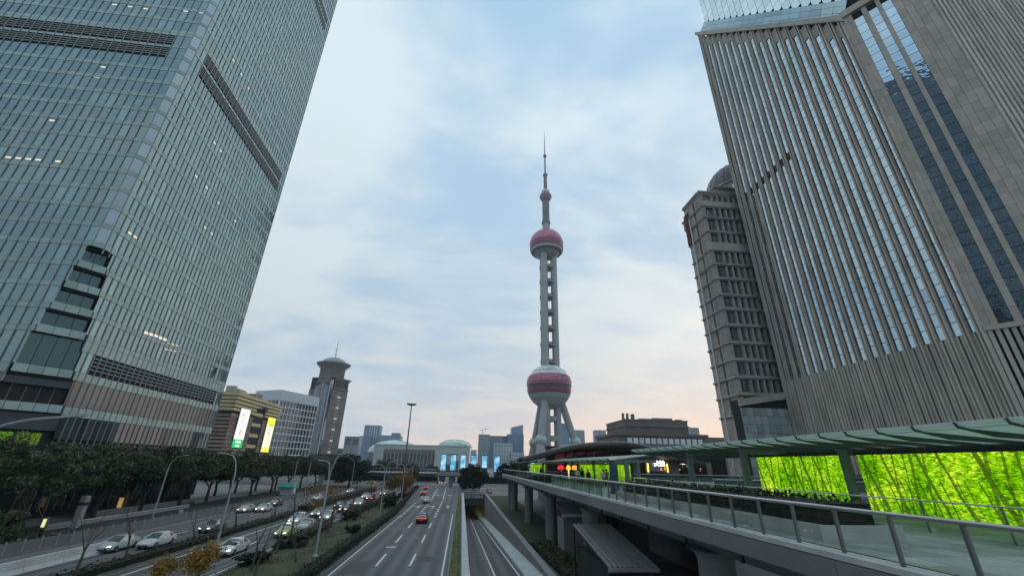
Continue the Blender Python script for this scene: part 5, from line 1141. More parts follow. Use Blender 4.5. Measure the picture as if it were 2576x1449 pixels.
# terraces with glass balustrade on the podium
o = thing('terrace_railing', 'glass terrace railing with bright handrails in front of the shops', 'railing', (24.2, 41, DZ))
for k in range(18): MB().box(k * 2.4, k * 2.4 + 2.3, -.02, 0, .15, 1.0).build('glass_pane', clear_glass('terrace_glass', (.35, .52, .46), .12), o); MB().box(k * 2.4 + 2.32, k * 2.4 + 2.38, -.04, .02, 0, 1.1).build('post', PST, o)
MB().tube([(0, 0, 1.12), (43.5, 0, 1.12)], .04, 6).build('top_rail', steel, o)
o = thing('terrace_railing', 'farther glass terrace railing below the white neon sign', 'railing', (24.4, 70, DZ))
for k in range(20): MB().box(k * 2.4, k * 2.4 + 2.3, -.02, 0, .1, 1.0).build('glass_pane', MATS['terrace_glass'], o)
MB().tube([(0, 0, 1.08), (48, 0, 1.08)], .05, 6).build('top_rail', steel, o)
# things below the walkway
o = thing('seamed_roof', 'grey metal shelter roof with dark standing seams below the walkway', 'roof', (10.1, 31.5, 0))
for k in range(10):
    x = k * .35; MB().add([(x + .09, 0, 3.3), (x + .31, 0, 3.3), (x + .31, 9.5, 4.7), (x + .09, 9.5, 4.7), (x + .09, 0, 3.42), (x + .31, 0, 3.42), (x + .31, 9.5, 4.82), (x + .09, 9.5, 4.82)], [(0, 3, 2, 1), (4, 5, 6, 7), (0, 1, 5, 4), (1, 2, 6, 5), (2, 3, 7, 6), (3, 0, 4, 7)]).build('roof_sheet', mat('seam_sheet', (.36, .355, .345), .5, var=.12, ns=1.5, pv=.08), o)
MB().extr([(0, .05, 3.24), (3.5, .05, 3.24), (3.5, 9.5, 4.64), (0, 9.5, 4.64)], (0, 0, -.08)).build('roof_deck', black, o)
for k in range(4): MB().tube([(k * .88 + .01, -.08, 3.22), (k * .88 + .87, -.08, 3.22)], .15, 10).build('gutter', mat('gutter', (.27, .275, .27), .45), o, smooth=True)
for x in (.05, 3.3): MB().box(x, x + .12, .1, .22, 0, 3.3).build('post', black, o); MB().box(x, x + .12, 9.2, 9.32, 0, 4.6).build('post', black, o)
MB().box(.3, 3.3, 1, 9.2, 0, 3.2).build('dark_body', dark, o)
o = thing('bus_shelter', 'small pale-edged shelter roof behind the walkway pillar', 'shelter', (12.6, 56, 0))
for k in range(8): MB().add([(k * .4 + .02, 0, 4.0), (k * .4 + .38, 0, 4.0), (k * .4 + .38, 4, 5.2), (k * .4 + .02, 4, 5.2)], [(0, 1, 2, 3)]).build('roof_sheet', MATS['seam_sheet'], o)
MB().tube([(0, 0, 3.95), (3.2, 0, 3.95)], .18, 8).build('gutter', WHITEP, o); MB().box(.2, 3, .3, 3.8, 0, 3.6).build('body', concrete, o)
for (x, y) in ((14.6, 38), (15.6, 44), (16.0, 50), (17, 60)): pass
o = thing('escalator_block', 'dark slanted glass stair block between the walkway pillars', 'stairway', (13.9, 42, 0))
for k in range(5): MB().add([(k * .5, k * 1.4, .2), (k * .5 + .1, k * 1.4 + 1.3, .2), (k * .5 - .2, k * 1.4 + 1.3, 5.4), (k * .5 - .4, k * 1.4, 5.4)], [(0, 1, 2, 3)]).build('glass_panel', FACET, o); MB().box(k * .5 - .05, k * .5 + .05, k * 1.4 - .06, k * 1.4 + .06, 0, 5.5).build('post', black, o)
MB().box(.9, 3.6, 0, 7.4, 0, 5.3).build('body', dark, o)

# ================================================================== TREES AND SHRUBS
def crown_mesh(name, rx, ry, rz_, zc, seed, clumps=46, per=120, leaf=.24, m=None, flat=.35):
    rnd = random.Random(seed); mb = MB()
    cs = []
    for i in range(clumps):
        d = Vector((rnd.gauss(0, 1), rnd.gauss(0, 1), rnd.gauss(0, 1))).normalized(); k = rnd.uniform(.45, .92)
        if d.z < -flat: d.z = -flat * rnd.random()
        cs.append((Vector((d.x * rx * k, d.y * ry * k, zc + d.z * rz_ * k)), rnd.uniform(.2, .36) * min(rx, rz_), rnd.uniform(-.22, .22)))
    for c, r, tone in cs:
        for j in range(per):
            d = Vector((rnd.gauss(0, 1), rnd.gauss(0, 1), rnd.gauss(0, 1))).normalized() * r * rnd.uniform(.55, 1.08); d.z *= .75
            p = c + d
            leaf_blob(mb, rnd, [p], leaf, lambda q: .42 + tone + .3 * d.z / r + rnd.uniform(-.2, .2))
    return mb.mesh(name, m)
def limb(mb, p, d, ln, r, depth, rnd, spread=.55, kids=(2, 3), tips=None, up=.12):
    pts = [p]; rad = [r]; q = Vector(p)
    for i in range(3):
        d = (d + Vector((rnd.gauss(0, .12), rnd.gauss(0, .12), rnd.gauss(0, .06) + up * .5))).normalized(); q = q + d * ln / 3; pts.append(tuple(q)); rad.append(r * (1 - .17 * (i + 1)))
    mb.tube(pts, rad, 6 if r > .06 else 4)
    if depth == 0:
        if tips is not None: tips.append(q)
        return
    for k in range(rnd.randint(*kids)):
        nd = (d + Vector((rnd.gauss(0, spread), rnd.gauss(0, spread), rnd.gauss(0, spread * .6) + up))).normalized()
        limb(mb, tuple(q), nd, ln * rnd.uniform(.62, .85), rad[-1] * rnd.uniform(.6, .8), depth - 1, rnd, spread, kids, tips, up)
def trunk_mesh(name, h, r, seed, fork=True):
    rnd = random.Random(seed); mb = MB()
    mb.tube([(0, 0, -.2), (rnd.uniform(-.1, .1), rnd.uniform(-.1, .1), h * .5), (rnd.uniform(-.25, .25), rnd.uniform(-.2, .2), h)], [r * 1.3, r, r * .85], 8)
    for k in range(4):
        a = 2 * PI * k / 4 + rnd.random(); limb(mb, (0, 0, h * .92), Vector((math.cos(a) * .8, math.sin(a) * .8, .9)).normalized(), h * .75, r * .6, 1, rnd, .4, (2, 2))
    return mb.mesh(name, bark)
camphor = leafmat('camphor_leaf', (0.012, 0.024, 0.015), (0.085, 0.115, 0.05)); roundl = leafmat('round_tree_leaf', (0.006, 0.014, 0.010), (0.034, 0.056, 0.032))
olive = leafmat('olive_leaf', (.03, .035, .012), (.11, .10, .035)); ochre = leafmat('ochre_leaf', (.12, .07, .012), (.42, .25, .04)); brownl = leafmat('dry_leaf', (.07, .05, .022), (.26, .17, .06))
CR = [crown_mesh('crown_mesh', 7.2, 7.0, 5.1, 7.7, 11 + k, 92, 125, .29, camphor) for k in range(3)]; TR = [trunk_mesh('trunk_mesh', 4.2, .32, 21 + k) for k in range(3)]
def tree(name, label, x, y, k, s=1.0, rz=0.0, sz=None, group=None, crowns=CR, trunks=TR, z=0):
    o = thing(name, label, 'tree', (x, y, z), rz, group); o.scale = (s, s, sz or s)
    c = bpy.data.objects.new('crown', crowns[k % len(crowns)]); C.objects.link(c); c.parent = o
    if trunks: r = bpy.data.objects.new('trunk', trunks[k % len(trunks)]); C.objects.link(r); r.parent = o
    return o
NTHX = 0
NTH = ['first', 'second', 'third', 'fourth', 'fifth', 'sixth', 'seventh', 'eighth', 'ninth', 'tenth', 'eleventh', 'twelfth']
row = [(-60.3, 84.6, .98), (-59.2, 93.7, .94), (-59.1, 105.2, .98), (-58.1, 113.2, .92), (-58.5, 124, .96), (-58.7, 136.2, .92), (-58, 148, .95), (-57.5, 160, .9), (-58, 173, .92), (-57, 186, .88)]
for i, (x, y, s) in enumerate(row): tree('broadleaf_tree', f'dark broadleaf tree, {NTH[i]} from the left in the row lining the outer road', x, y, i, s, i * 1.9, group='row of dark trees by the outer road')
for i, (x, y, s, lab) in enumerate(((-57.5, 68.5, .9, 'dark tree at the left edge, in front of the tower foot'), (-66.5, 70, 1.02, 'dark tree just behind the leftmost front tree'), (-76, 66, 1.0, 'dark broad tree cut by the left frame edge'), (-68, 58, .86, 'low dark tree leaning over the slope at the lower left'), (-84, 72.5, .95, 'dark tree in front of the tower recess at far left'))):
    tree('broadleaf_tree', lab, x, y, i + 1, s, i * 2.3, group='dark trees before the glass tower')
RC = [crown_mesh('round_crown_mesh', 6.6, 6.4, 5.2, 6.0, 51 + k, 84, 130, .32, roundl, flat=.9) for k in range(2)]; RT = [trunk_mesh('round_trunk_mesh', 2.2, .35, 61)]
tree('round_tree', 'big dark dome-shaped tree left of the far footbridge', -45.5, 192, 0, 1.28, .4, 1.12, crowns=RC, trunks=RT)
tree('round_tree', 'dark egg-shaped tree beyond the tunnel portal', 4.4, 177, 1, .92, 1.2, .95, z=-1.1, crowns=RC, trunks=RT)
tree('round_tree', 'dark round tree behind the far end of the walkway', 24.3, 188, 0, .8, 2.2, .85, z=3, crowns=RC, trunks=RT)
tree('round_tree', 'small dark tree at the left of the round tree behind the walkway', 18.3, 190, 1, .55, .2, .62, z=3.2, crowns=RC, trunks=RT)
for i, (x, y, s, lab) in enumerate(((-62, 262, .95, 'dark tree before the left corner of the convention hall'), (-44, 264, .95, 'rounded tree before the window bays of the convention hall'), (-30, 262, .9, 'brownish tree before the middle of the convention hall'), (-18, 266, .8, 'low tree before the right bays of the convention hall'))):
    tree('park_tree', lab, x, y, i, s, i * 1.3, s * .95, 'trees before the convention hall')
for i, (x, y, s) in enumerate(((-66.5, 89, .93), (-66, 100, .9), (-65.8, 110.5, .93), (-66, 119, .9), (-65.5, 131, .92), (-66, 143, .92), (-66, 156, .95), (-65.5, 170, .92))): tree('broadleaf_tree', f'dark broadleaf tree, {NTH[i]} from the left in the second row behind the roadside trees', x, y, i + 1, s, i * 2.7, group='second row of dark trees')
# winter-bare saplings and trees on the verges
BARE = []
for k in range(3):
    rnd = random.Random(70 + k); mb = MB(); tips = []; limb(mb, (0, 0, -.1), Vector((0, 0, 1)), 1.7, .13, 4, rnd, .42, (2, 3), tips, .16); BARE.append((mb.mesh('bare_branches', mat('twig', (.085, .07, .06), .9, var=.3, ns=2)), tips))
places = [(-18.6, 47, 1.15), (-15.9, 50.5, 1.0), (-19.5, 55, 1.2), (-17.2, 61, 1.1), (-19.8, 66, 1.0), (-16.7, 73, 1.1), (-19.4, 80, 1.2), (-17.8, 88, 1.1), (-19.2, 96, 1.25), (-17.3, 104, 1.2), (-19.3, 112, 1.3), (-31.6, 50, 1.2), (-31.2, 44, 1.35), (-31.8, 62, 1.1), (-31.3, 84, 1.2), (-31.6, 100, 1.2), (-48.5, 55, 1.6), (-50.2, 60, 1.7), (-47.8, 49, 1.5), (-52, 66, 1.6)]
for i, (x, y, s) in enumerate(places):
    where = 'main road verge' if x > -22 else ('median between the left roads' if x > -34 else 'lower left slope')
    grp = [p for p in places if (p[0] > -22, p[0] > -34) == (x > -22, x > -34)]; grp.sort(key=lambda p: p[1]); n = grp.index((x, y, s))
    o = thing('bare_tree', f'thin leafless tree, {NTH[n]} from the near end of the {where}', 'tree', (x, y, .1), i * 1.1, 'bare winter trees on the verges'); o.scale = (s, s, s * random.uniform(.9, 1.2))
    bo = bpy.data.objects.new('branches', BARE[i % 3][0]); C.objects.link(bo); bo.parent = o
def leafy(name, label, x, y, k, s, m, n, leaf, spread=.35, cat='tree', z=.1):
    rnd = random.Random(int(x * 7 + y)); mb = MB(); tips = BARE[k][1]
    for i in range(n): p = rnd.choice(tips) + Vector((rnd.gauss(0, spread), rnd.gauss(0, spread), rnd.gauss(0, spread))); leaf_blob(mb, rnd, [p], leaf)
    o = thing(name, label, cat, (x, y, z), k, None); o.scale = (s, s, s); a = bpy.data.objects.new('branches', BARE[k][0]); C.objects.link(a); a.parent = o; mb.build('leaves', m, o); return o
leafy('yellow_tree', 'sparse tree with yellow autumn leaves beside the left road', -21.0, 74, 0, 1.15, ochre, 500, .13)
leafy('yellow_tree', 'smaller yellow-leaved sapling right of the sparse yellow tree', -19.9, 70, 1, .8, ochre, 240, .12)
leafy('yellow_shrub', 'bright orange-yellow bush at the bottom left edge of the picture', -18.9, 37.2, 2, .62, ochre, 2200, .16, .5, 'bush')
leafy('yellow_shrub', 'second orange bush spreading left of the bright one', -20.4, 37.5, 1, .5, ochre, 1600, .16, .5, 'bush')
leafy('dry_tree', 'tall ochre dry-leaved tree by the roadside beyond the round bushes', -17.4, 146, 0, .95, brownl, 2600, .22, .8)
leafy('dry_tree', 'second ochre dry-leaved tree nearer the footbridge', -19.0, 163, 1, 1.0, brownl, 2600, .24, .8)
leafy('dry_tree', 'third ochre dry-leaved tree beside the median lamp', -20.0, 134, 2, .95, brownl, 2200, .22, .8)
leafy('dry_tree', 'olive dry-leaved tree close to the footbridge landing', -19.8, 180, 2, 1.1, olive, 2400, .26, .8)
hedge('planted_bank', [(-78, 268), (-14, 274)], 5, 4.6, 'dark planted bank added behind the far footbridge', size=.34, dens=7, cat='hedge')  # bank added so the view under the bridge deck reads dark
hedge('planted_bank', [(-2, 250), (26, 250)], 4, 3.2, 'dark planted bank right of the footbridge pier', size=.34, dens=7, cat='hedge')
twl = leafmat('twig_brush', (.035, .03, .024), (.13, .11, .085))
for path, w_, h_, lab in (([(-20.1, 57), (-20.1, 76)], 1.2, .9, 'brown twiggy thicket beside the verge fence, nearest stretch'), ([(-20.2, 88), (-20.2, 117)], 1.3, 1.3, 'brown twiggy thicket beside the verge fence, middle stretch'), ([(-20.0, 120), (-19.6, 140)], 1.2, 1.4, 'brown twiggy thicket beside the verge fence, far stretch'), ([(-31.5, 98), (-31.5, 170)], 2.2, 1.2, 'brown twiggy thicket on the far part of the median'), ([(-47.5, 50), (-47.5, 66)], 1.6, .9, 'grey-brown brush behind the panel fence at lower left')):
    hedge('brush_thicket', path, w_, h_, lab, twl, .2, 22, 'bushes')
more = [(-20.6, 42, 1.3), (-17.0, 44, 1.1), (-20.8, 62.5, 1.35), (-18.6, 70, 1.2), (-20.5, 78, 1.3), (-20.4, 92, 1.4), (-18.9, 100, 1.3), (-20.2, 108, 1.4), (-20.4, 121, 1.4), (-31.9, 72, 1.3), (-31.0, 92, 1.4), (-31.6, 112, 1.4)]
for i, (x, y, s) in enumerate(more):
    o = thing('bare_tree', f'taller leafless sapling, {NTH[i]} of those rising from the roadside thickets', 'tree', (x, y, .1), i * 1.7, 'leafless saplings in the thickets'); o.scale = (s, s, s * 1.15); bo = bpy.data.objects.new('branches', BARE[(i + 1) % 3][0]); C.objects.link(bo); bo.parent = o
# clipped round bushes
BC = [crown_mesh('bush_mesh', 1.0, 1.0, .9, .75, 90 + k, 26, 90, .1, leafmat('bush_leaf', (.008, .012, .009), (.034, .042, .024)), flat=.7) for k in range(2)]
for i, (x, y, s, sz, lab) in enumerate(((-15.1, 70.4, 1.25, .8, 'low flattened dark bush on the grass verge'), (-15.2, 104.6, 1.5, 1.9, 'barrel-shaped clipped bush by the kerb lamp'), (-16.1, 133.5, 1.5, 1.5, 'clipped dark bush before the ochre trees'), (-16.8, 127, 1.2, .9, 'small low bush just before the far barrel bush'), (-18.9, 84, 1.5, 1.2, 'round dark bush by the verge fence, middle one'), (-19.7, 59, 1.9, .9, 'wide low bush by the verge fence, nearest one'), (-20.2, 50.5, 1.9, .8, 'wide low bush at the foot of the left road kerb'))):
    o = thing('clipped_bush', lab, 'bush', (x, y, .1), i, 'bushes on the grass verge'); o.scale = (s, s, sz); c = bpy.data.objects.new('foliage', BC[i % 2]); C.objects.link(c); c.parent = o
DB = [crown_mesh('dark_shrub_mesh', 1.0, 1.0, .8, .75, 190 + k, 30, 110, .12, camphor, flat=.7) for k in range(2)]
for i, (x, y, s, lab) in enumerate(((-53, 52, 3.0, 'dark sprawling shrub at the very lower left'), (-57.5, 57, 3.4, 'dark sprawling shrub behind the lower left shrub'), (-53.5, 61.5, 2.6, 'dark shrub left of the glowing sign box'), (-61, 64, 3.6, 'tall dark shrub under the leftmost trees'), (-49.5, 57.5, 1.7, 'small twiggy dark shrub above the panel fence'))):
    o = thing('dark_shrub', lab, 'bush', (x, y, .1), i, 'dark shrubs on the slope'); o.scale = (s, s, s * .9); c = bpy.data.objects.new('foliage', DB[i % 2]); C.objects.link(c); c.parent = o
# verge grass tufts as one mass
mb = MB(); rnd = random.Random(8)
for i in range(9000):
    x, y = rnd.uniform(-20.8, -13.3), rnd.uniform(20, 116); h = rnd.uniform(.08, .26); a = rnd.random() * 6.3; mb.cv = rnd.random() * .95 + .02
    mb.add([(x, y, .14), (x + .1 * math.cos(a), y + .1 * math.sin(a), .14), (x + rnd.uniform(-.1, .1), y + rnd.uniform(-.1, .1), .14 + h)], [(0, 1, 2)])
for i in range(3500):
    x, y = rnd.uniform(-.6, .4), rnd.uniform(20, 150); h = rnd.uniform(.05, .14); a = rnd.random() * 6.3; mb.cv = rnd.random() * .95 + .02
    mb.add([(x, y, .14), (x + .06 * math.cos(a), y + .06 * math.sin(a), .14), (x + rnd.uniform(-.06, .06), y + rnd.uniform(-.06, .06), .14 + h)], [(0, 1, 2)])
g = mb.build('grass', leafmat('grass_blade', (.03, .038, .014), (.10, .11, .04))); tag(g, 'short dull grass on the verge and the strip beside the road', 'grass'); g['kind'] = 'stuff'

# ================================================================== STREET LAMPS AND MAST
LAMPM = mat('lamp_pole', (.34, .37, .37), .45, metal=.2, var=.08)
def lamp(label, x, y, h, arms, rz=0.0, group='street lamps', r=.12):
    o = thing('street_lamp', label, 'street lamp', (x, y, 0), rz, group)
    MB().lathe([(r * 2.0, 0), (r * 2.0, .35), (r * 1.2, .5)], 10).build('base', LAMPM, o)
    MB().tube([(0, 0, .3), (0, 0, h * .8)], [r, r * .7], 10).build('pole', LAMPM, o, smooth=True)
    for sx, reach, rise in arms:
        pts = [(0, 0, h * .78), (sx * .12, 0, h * .86), (sx * reach * .3, 0, h * .86 + rise * .62), (sx * reach * .62, 0, h * .86 + rise * .9), (sx * reach, 0, h * .86 + rise)]
        pts = [tuple(p) for p in sm(pts, 4)]; MB().tube(pts, [lerp(r * .62, r * .4, i / (len(pts) - 1)) for i in range(len(pts))], 7).build('arm', LAMPM, o, smooth=True)
        e = pts[-1]; b = MB(); b.M = Matrix.Translation(e) @ Matrix.Rotation(-sx * .12, 4, 'Y'); b.extr([(0, -.1, -.02), (0, .1, -.02), (0, .08, .09), (0, -.08, .09)], (sx * .9, 0, 0)); hd = b.build('lamp_head', mat('lamp_head', (.3, .32, .33), .4), o)
        b = MB(); b.M = Matrix.Translation(e) @ Matrix.Rotation(-sx * .12, 4, 'Y'); b.box(*sorted((sx * .25, sx * .8)), -.07, .07, -.04, -.022); b.build('lens', mat('lamp_lens', (.6, .6, .55), .2), hd)
    return o
lamp('large street lamp whose arm enters at the left edge of the picture', -25.6, 24.0, 9.6, [(1, 5.6, 3.1)], 0, r=.15)
lamp('street lamp by the glass fence below the glass tower', -48.8, 80.8, 10.0, [(1, 1.7, 1.4)])
lamp('street lamp bending left above the white sedan', -23.9, 50.8, 10.2, [(-1, 1.3, 1.3)])
lamp('double-armed street lamp on the near grass verge', -14.9, 53.2, 10.0, [(1, 1.5, 2.0), (-1, .6, .95)], r=.14)
lamp('double-armed street lamp by the flat bush on the verge', -13.9, 84.5, 9.6, [(1, 1.2, 1.6), (-1, 1.2, .9)])
lamp('double-armed street lamp beside the barrel-shaped bush', -14.6, 118, 9.8, [(1, 2.0, 1.4), (-1, 1.4, .8)])
lamp('double-armed street lamp beside the ochre trees', -16.2, 152, 9.8, [(1, 2.2, 1.4), (-1, 1.6, .8)])
lamp('slim street lamp in front of the big dome-shaped tree', -40.8, 176, 11.2, [(-1, 5.4, 2.0)])
lamp('slim street lamp right of the turquoise awning', -46.4, 132, 11.2, [(1, 4.0, 1.4)])
lamp('slim street lamp beyond the dome-shaped tree under the footbridge', -30.5, 196, 11.2, [(1, 4.0, 1.5), (-1, 2.5, 1.0)])
lamp('slim street lamp left of the turquoise awning behind the trees', -48.5, 150, 11.2, [(1, 4.0, 1.4)])
o = thing('high_mast_light', 'very tall dark high-mast light beyond the verge', 'street lamp', (-23, 185, 0)); MB().tube([(0, 0, 0), (0, 0, 32.5)], [.42, .2], 10).build('mast', mat('mast_dark', (.10, .095, .095), .5), o)
MB().lathe([(1.5, 32.4), (1.9, 32.6), (1.9, 32.8), (1.5, 32.9)], 16).build('ring', MATS['mast_dark'], o)
for k in range(8):
    a = 2 * PI * k / 8; b = MB(); b.M = Matrix.Translation((1.7 * math.cos(a), 1.7 * math.sin(a), 32.8)) @ Matrix.Rotation(a, 4, 'Z'); b.bev(-.3, .3, -.22, .22, 0, .3, .05); b.build('floodlight', mat('flood', (.3, .3, .28), .4), o)
    MB().tube([(0, 0, 32.3), (1.7 * math.cos(a), 1.7 * math.sin(a), 32.6)], .05, 4).build('spoke', MATS['mast_dark'], o)

# ================================================================== FENCES, WALLS, SMALL STREET THINGS
o = thing('verge_fence', 'thin metal guard fence along the left road beside the grass verge', 'fence', (-21.1, 30, .14))
for k in range(44): MB().box(-.04, .04, k * 2.0 - .04, k * 2.0 + .04, 0, .95).build('post', greysteel, o)
for z in (.4, .88): MB().box(-.03, .03, 0, 86, z, z + .06).build('rail', greysteel, o)
o = thing('glass_fence', 'low grey panel fence along the far kerb of the outer road', 'fence', (-45.6, 48, .0))
for k in range(46): MB().box(-.03, .03, k * 2 + .06, k * 2 + 1.94, .25, 1.25).build('panel', mat('fence_panel', (.15, .165, .165), .4, var=.1, pv=.12), o); MB().box(-.05, .05, k * 2 - .05, k * 2 + .05, 0, 1.42).build('post', greysteel, o)
MB().box(-.2, .2, -.2, 92.2, -.02, .25).build('plinth', concrete_d, o)
o = thing('concrete_barrier', 'pale concrete barrier wall beside the pale cars at lower left', 'barrier', (-38.6, 40, 0))
for k in range(5): MB().extr([(-.5, k * 4 + .02, 0), (.5, k * 4 + .02, 0), (.28, k * 4 + .02, .35), (.18, k * 4 + .02, 1.0), (-.18, k * 4 + .02, 1.0), (-.28, k * 4 + .02, .35)], (0, 3.96, 0)).build('barrier_unit', concrete_l, o)
for x, y0, y1, lab in ((-55.5, 70, 104, 'low grey planter wall under the row of trees, nearest to the road'), (-62.6, 88, 150, 'long pale low wall behind the row of trees'), (-60.0, 112, 150, 'low pale wall between the tree trunks and the road')):
    o = thing('planter_wall', lab, 'wall', (x, y0, 0)); n = int((y1 - y0) / 4)
    for k in range(n): MB().box(-.2, .2, k * 4 + .02, k * 4 + 3.98, 0, .85).build('wall_block', concrete, o)
    for k in range(n): MB().box(-.26, .26, k * 4 + .01, k * 4 + 3.99, .85, .95).build('coping', concrete_l, o)
o = thing('lit_sign_post', 'small glowing pale yellow sign box on the dark slope', 'sign', (-50.6, 63.8, .2)); MB().box(-.12, .12, -.12, .12, 0, 1.2).build('post', black, o); MB().bev(-.3, .3, -.14, .14, 1.1, 2.4, .03).build('case', mat('sign_case', (.1, .1, .08), .5), o); MB().box(-.2, .2, -.16, -.14, 1.35, 2.25).build('lit_face', emit('sign_pale', (.75, .8, .4), .8), o)
o = thing('info_pillar', 'grey stone pillar with dark band among the trees at left', 'pillar', (-53.5, 72.5, .2)); MB().bev(-.4, .4, -.4, .4, 0, 4.2, .05).build('shaft', concrete, o); MB().box(-.45, .45, -.45, .45, 3.0, 3.4).build('band', black, o)
o = thing('info_pillar', 'brown lit column between the dark tree trunks', 'pillar', (-63.5, 95, 0)); MB().bev(-.5, .5, -.5, .5, 0, 3.4, .05).build('shaft', mat('column_brown', (.12, .09, .06), .7), o); MB().box(-.4, .4, -.53, -.5, .9, 2.6).build('lit_face', emit('column_lit', (.8, .5, .2), .35), o)
o = thing('red_notice_board', 'red notice board on a thin post by the road hedge', 'sign', (-18.0, 150, 0)); MB().box(-.06, .06, -.06, .06, 0, 1.6).build('post', greysteel, o); MB().bev(-.85, .85, -.06, .06, 1.2, 4.0, .02).build('board', mat('notice_red', (.42, .035, .02), .5), o)
o = thing('turquoise_awning_stall', 'small stall with a turquoise awning behind the tree row', 'stall', (-50.5, 140, 0)); MB().box(-1.8, 1.8, 0, 2, 0, 2.1).build('body', white, o); MB().add([(-2.3, -1.2, 2.6), (2.3, -1.2, 2.6), (2.3, 2.2, 3.6), (-2.3, 2.2, 3.6), (-2.3, -1.2, 2.1), (2.3, -1.2, 2.1)], [(0, 1, 2, 3), (4, 5, 1, 0)]).build('awning', mat('turquoise', (.03, .32, .25), .5), o)
o = thing('kerb_railing', 'white railing on the cross road beyond the egg-shaped tree', 'railing', (1.0, 160, 0))
for k in range(20): MB().box(k * .7 - .03, k * .7 + .03, -.03, .03, 0, 1.0).build('post', white, o)
for z in (.25, .9): MB().box(0, 13.3, -.02, .02, z, z + .07).build('rail', white, o)
for i, x in enumerate((-22, -14, -6)):
    o = thing('road_divider', ['low white divider under the footbridge, left one', 'low white divider under the footbridge, middle one', 'low white divider under the footbridge, right one'][i], 'barrier', (x, 214 + i * 2.5, 0), 0, 'white dividers on the cross road')
    MB().bev(0, 7.2, -.2, .2, 0, .7, .08).build('block', white, o)

# ================================================================== CARS
TY = mat('tyre', (.012, .012, .012), .8); RIMM = mat('wheel_rim', (.3, .3, .31), .3, metal=.7); CG = glassy('car_glass', (.012, .015, .017), (.7, .78, .8), refl=.12, rough=.02, pv=.1)
HL = emit('headlight_on', (1, .96, .85), 3.0); HLo = mat('headlight_off', (.6, .62, .62), .15); TL = emit('taillight_on', (1, .03, .04), 2.0); TLo = mat('taillight_off', (.25, .02, .02), .25); PLATE = mat('number_plate', (.3, .36, .5), .5)
def carpaint(n, c): return mat('paint_' + n, c, .25, metal=.15, var=.04, spec=.6)
def loft(mb, secs):
    n = len(secs[0]); vs = [p for s in secs for p in s]; fs = []
    for i in range(len(secs) - 1):
        for k in range(n): j = (k + 1) % n; fs.append((i * n + k, i * n + j, (i + 1) * n + j, (i + 1) * n + k))
    fs.append(tuple(range(n - 1, -1, -1))); fs.append(tuple(range((len(secs) - 1) * n, len(secs) * n))); mb.add(vs, fs)
def ring(y, w, z0, z1, zt, crown=.04):
    return [(-w * .86, y, z0), (-w, y, z0 + .14), (-w, y, lerp(z0, z1, .62)), (-w * .93, y, z1), (-w * .5, y, zt), (0, y, zt + crown), (w * .5, y, zt), (w * .93, y, z1), (w, y, lerp(z0, z1, .62)), (w, y, z0 + .14), (w * .86, y, z0)]
_cm = {}
def car_meshes(kind):
    if kind in _cm: return _cm[kind]
    suv = kind == 'suv'; up_ = .14 if suv else 0; hr = 1.66 if suv else 1.44
    b = MB(); loft(b, [ring(-2.32, .68, .42, .7 + up_, .74 + up_), ring(-2.22, .84, .3, .88 + up_, .95 + up_), ring(-1.7, .9, .22, .95 + up_, 1.03 + up_), ring(-.6, .92, .2, .95 + up_, .98 + up_), ring(.7, .92, .2, .92 + up_, .96 + up_), ring(1.1, .91, .2, .88 + up_, .94 + up_), ring(1.9, .87, .22, .76 + up_, .82 + up_), ring(2.24, .76, .28, .6 + up_, .66 + up_), ring(2.34, .58, .36, .5 + up_, .56 + up_)])
    g = MB(); yb = -2.05 if suv else -1.72; yr = -1.75 if suv else -1.0
    def cr(y, w0, z0, w1, z1): return [(-w0, y, z0), (-w1, y, z1), (0, y, z1 + .03), (w1, y, z1), (w0, y, z0)]
    loft(g, [cr(yb, .74, .9 + up_, .72, .96 + up_), cr(yr, .82, .9 + up_, .6, hr - .05), cr(.15, .83, .88 + up_, .62, hr - .03), cr(1.12, .78, .86 + up_, .74, .92 + up_)])
    r = MB(); loft(r, [[(-.6, yr - .05, hr - .08), (-.55, yr - .05, hr - .02), (0, yr - .05, hr + .02), (.55, yr - .05, hr - .02), (.6, yr - .05, hr - .08)], [(-.66, -.4, hr - .07), (-.58, -.4, hr + .02), (0, -.4, hr + .06), (.58, -.4, hr + .02), (.66, -.4, hr - .07)], [(-.62, .22, hr - .08), (-.56, .22, hr - .01), (0, .22, hr + .03), (.56, .22, hr - .01), (.62, .22, hr - .08)]])
    pil_ = []
    for s in (-1, 1): pil_ += [MB().tube([(s * .62, .2, hr - .05), (s * .78, 1.08, .92 + up_)], .04, 4), MB().tube([(s * .6, yr, hr - .06), (s * .76, yb + .05, .95 + up_)], .055, 4), MB().tube([(s * .64, -.35, hr - .06), (s * .84, -.35, .93 + up_)], .045, 4)]
    _cm[kind] = (b, g, r, pil_, hr, up_); return _cm[kind]
wt = MB(); wt.M = Matrix.Rotation(PI / 2, 4, 'Y'); wt.lathe([(.2, -.1), (.3, -.11), (.33, -.07), (.33, .07), (.3, .11), (.2, .1)], 18); TYM = wt.mesh('tyre', TY, True)
wr = MB(); wr.M = Matrix.Rotation(PI / 2, 4, 'Y'); wr.lathe([(.21, -.115), (.12, -.118), (.05, -.13), (.05, .13), (.12, .118), (.21, .115)], 10); RMM = wr.mesh('rim', RIMM)
def unique(mb_, key, m, smooth=True):
    k = (key, m.name)
    if k not in _cm: me = mb_.mesh(key[0], m, smooth); autosmooth(me, R(35)); _cm[k] = me
    return _cm[k]
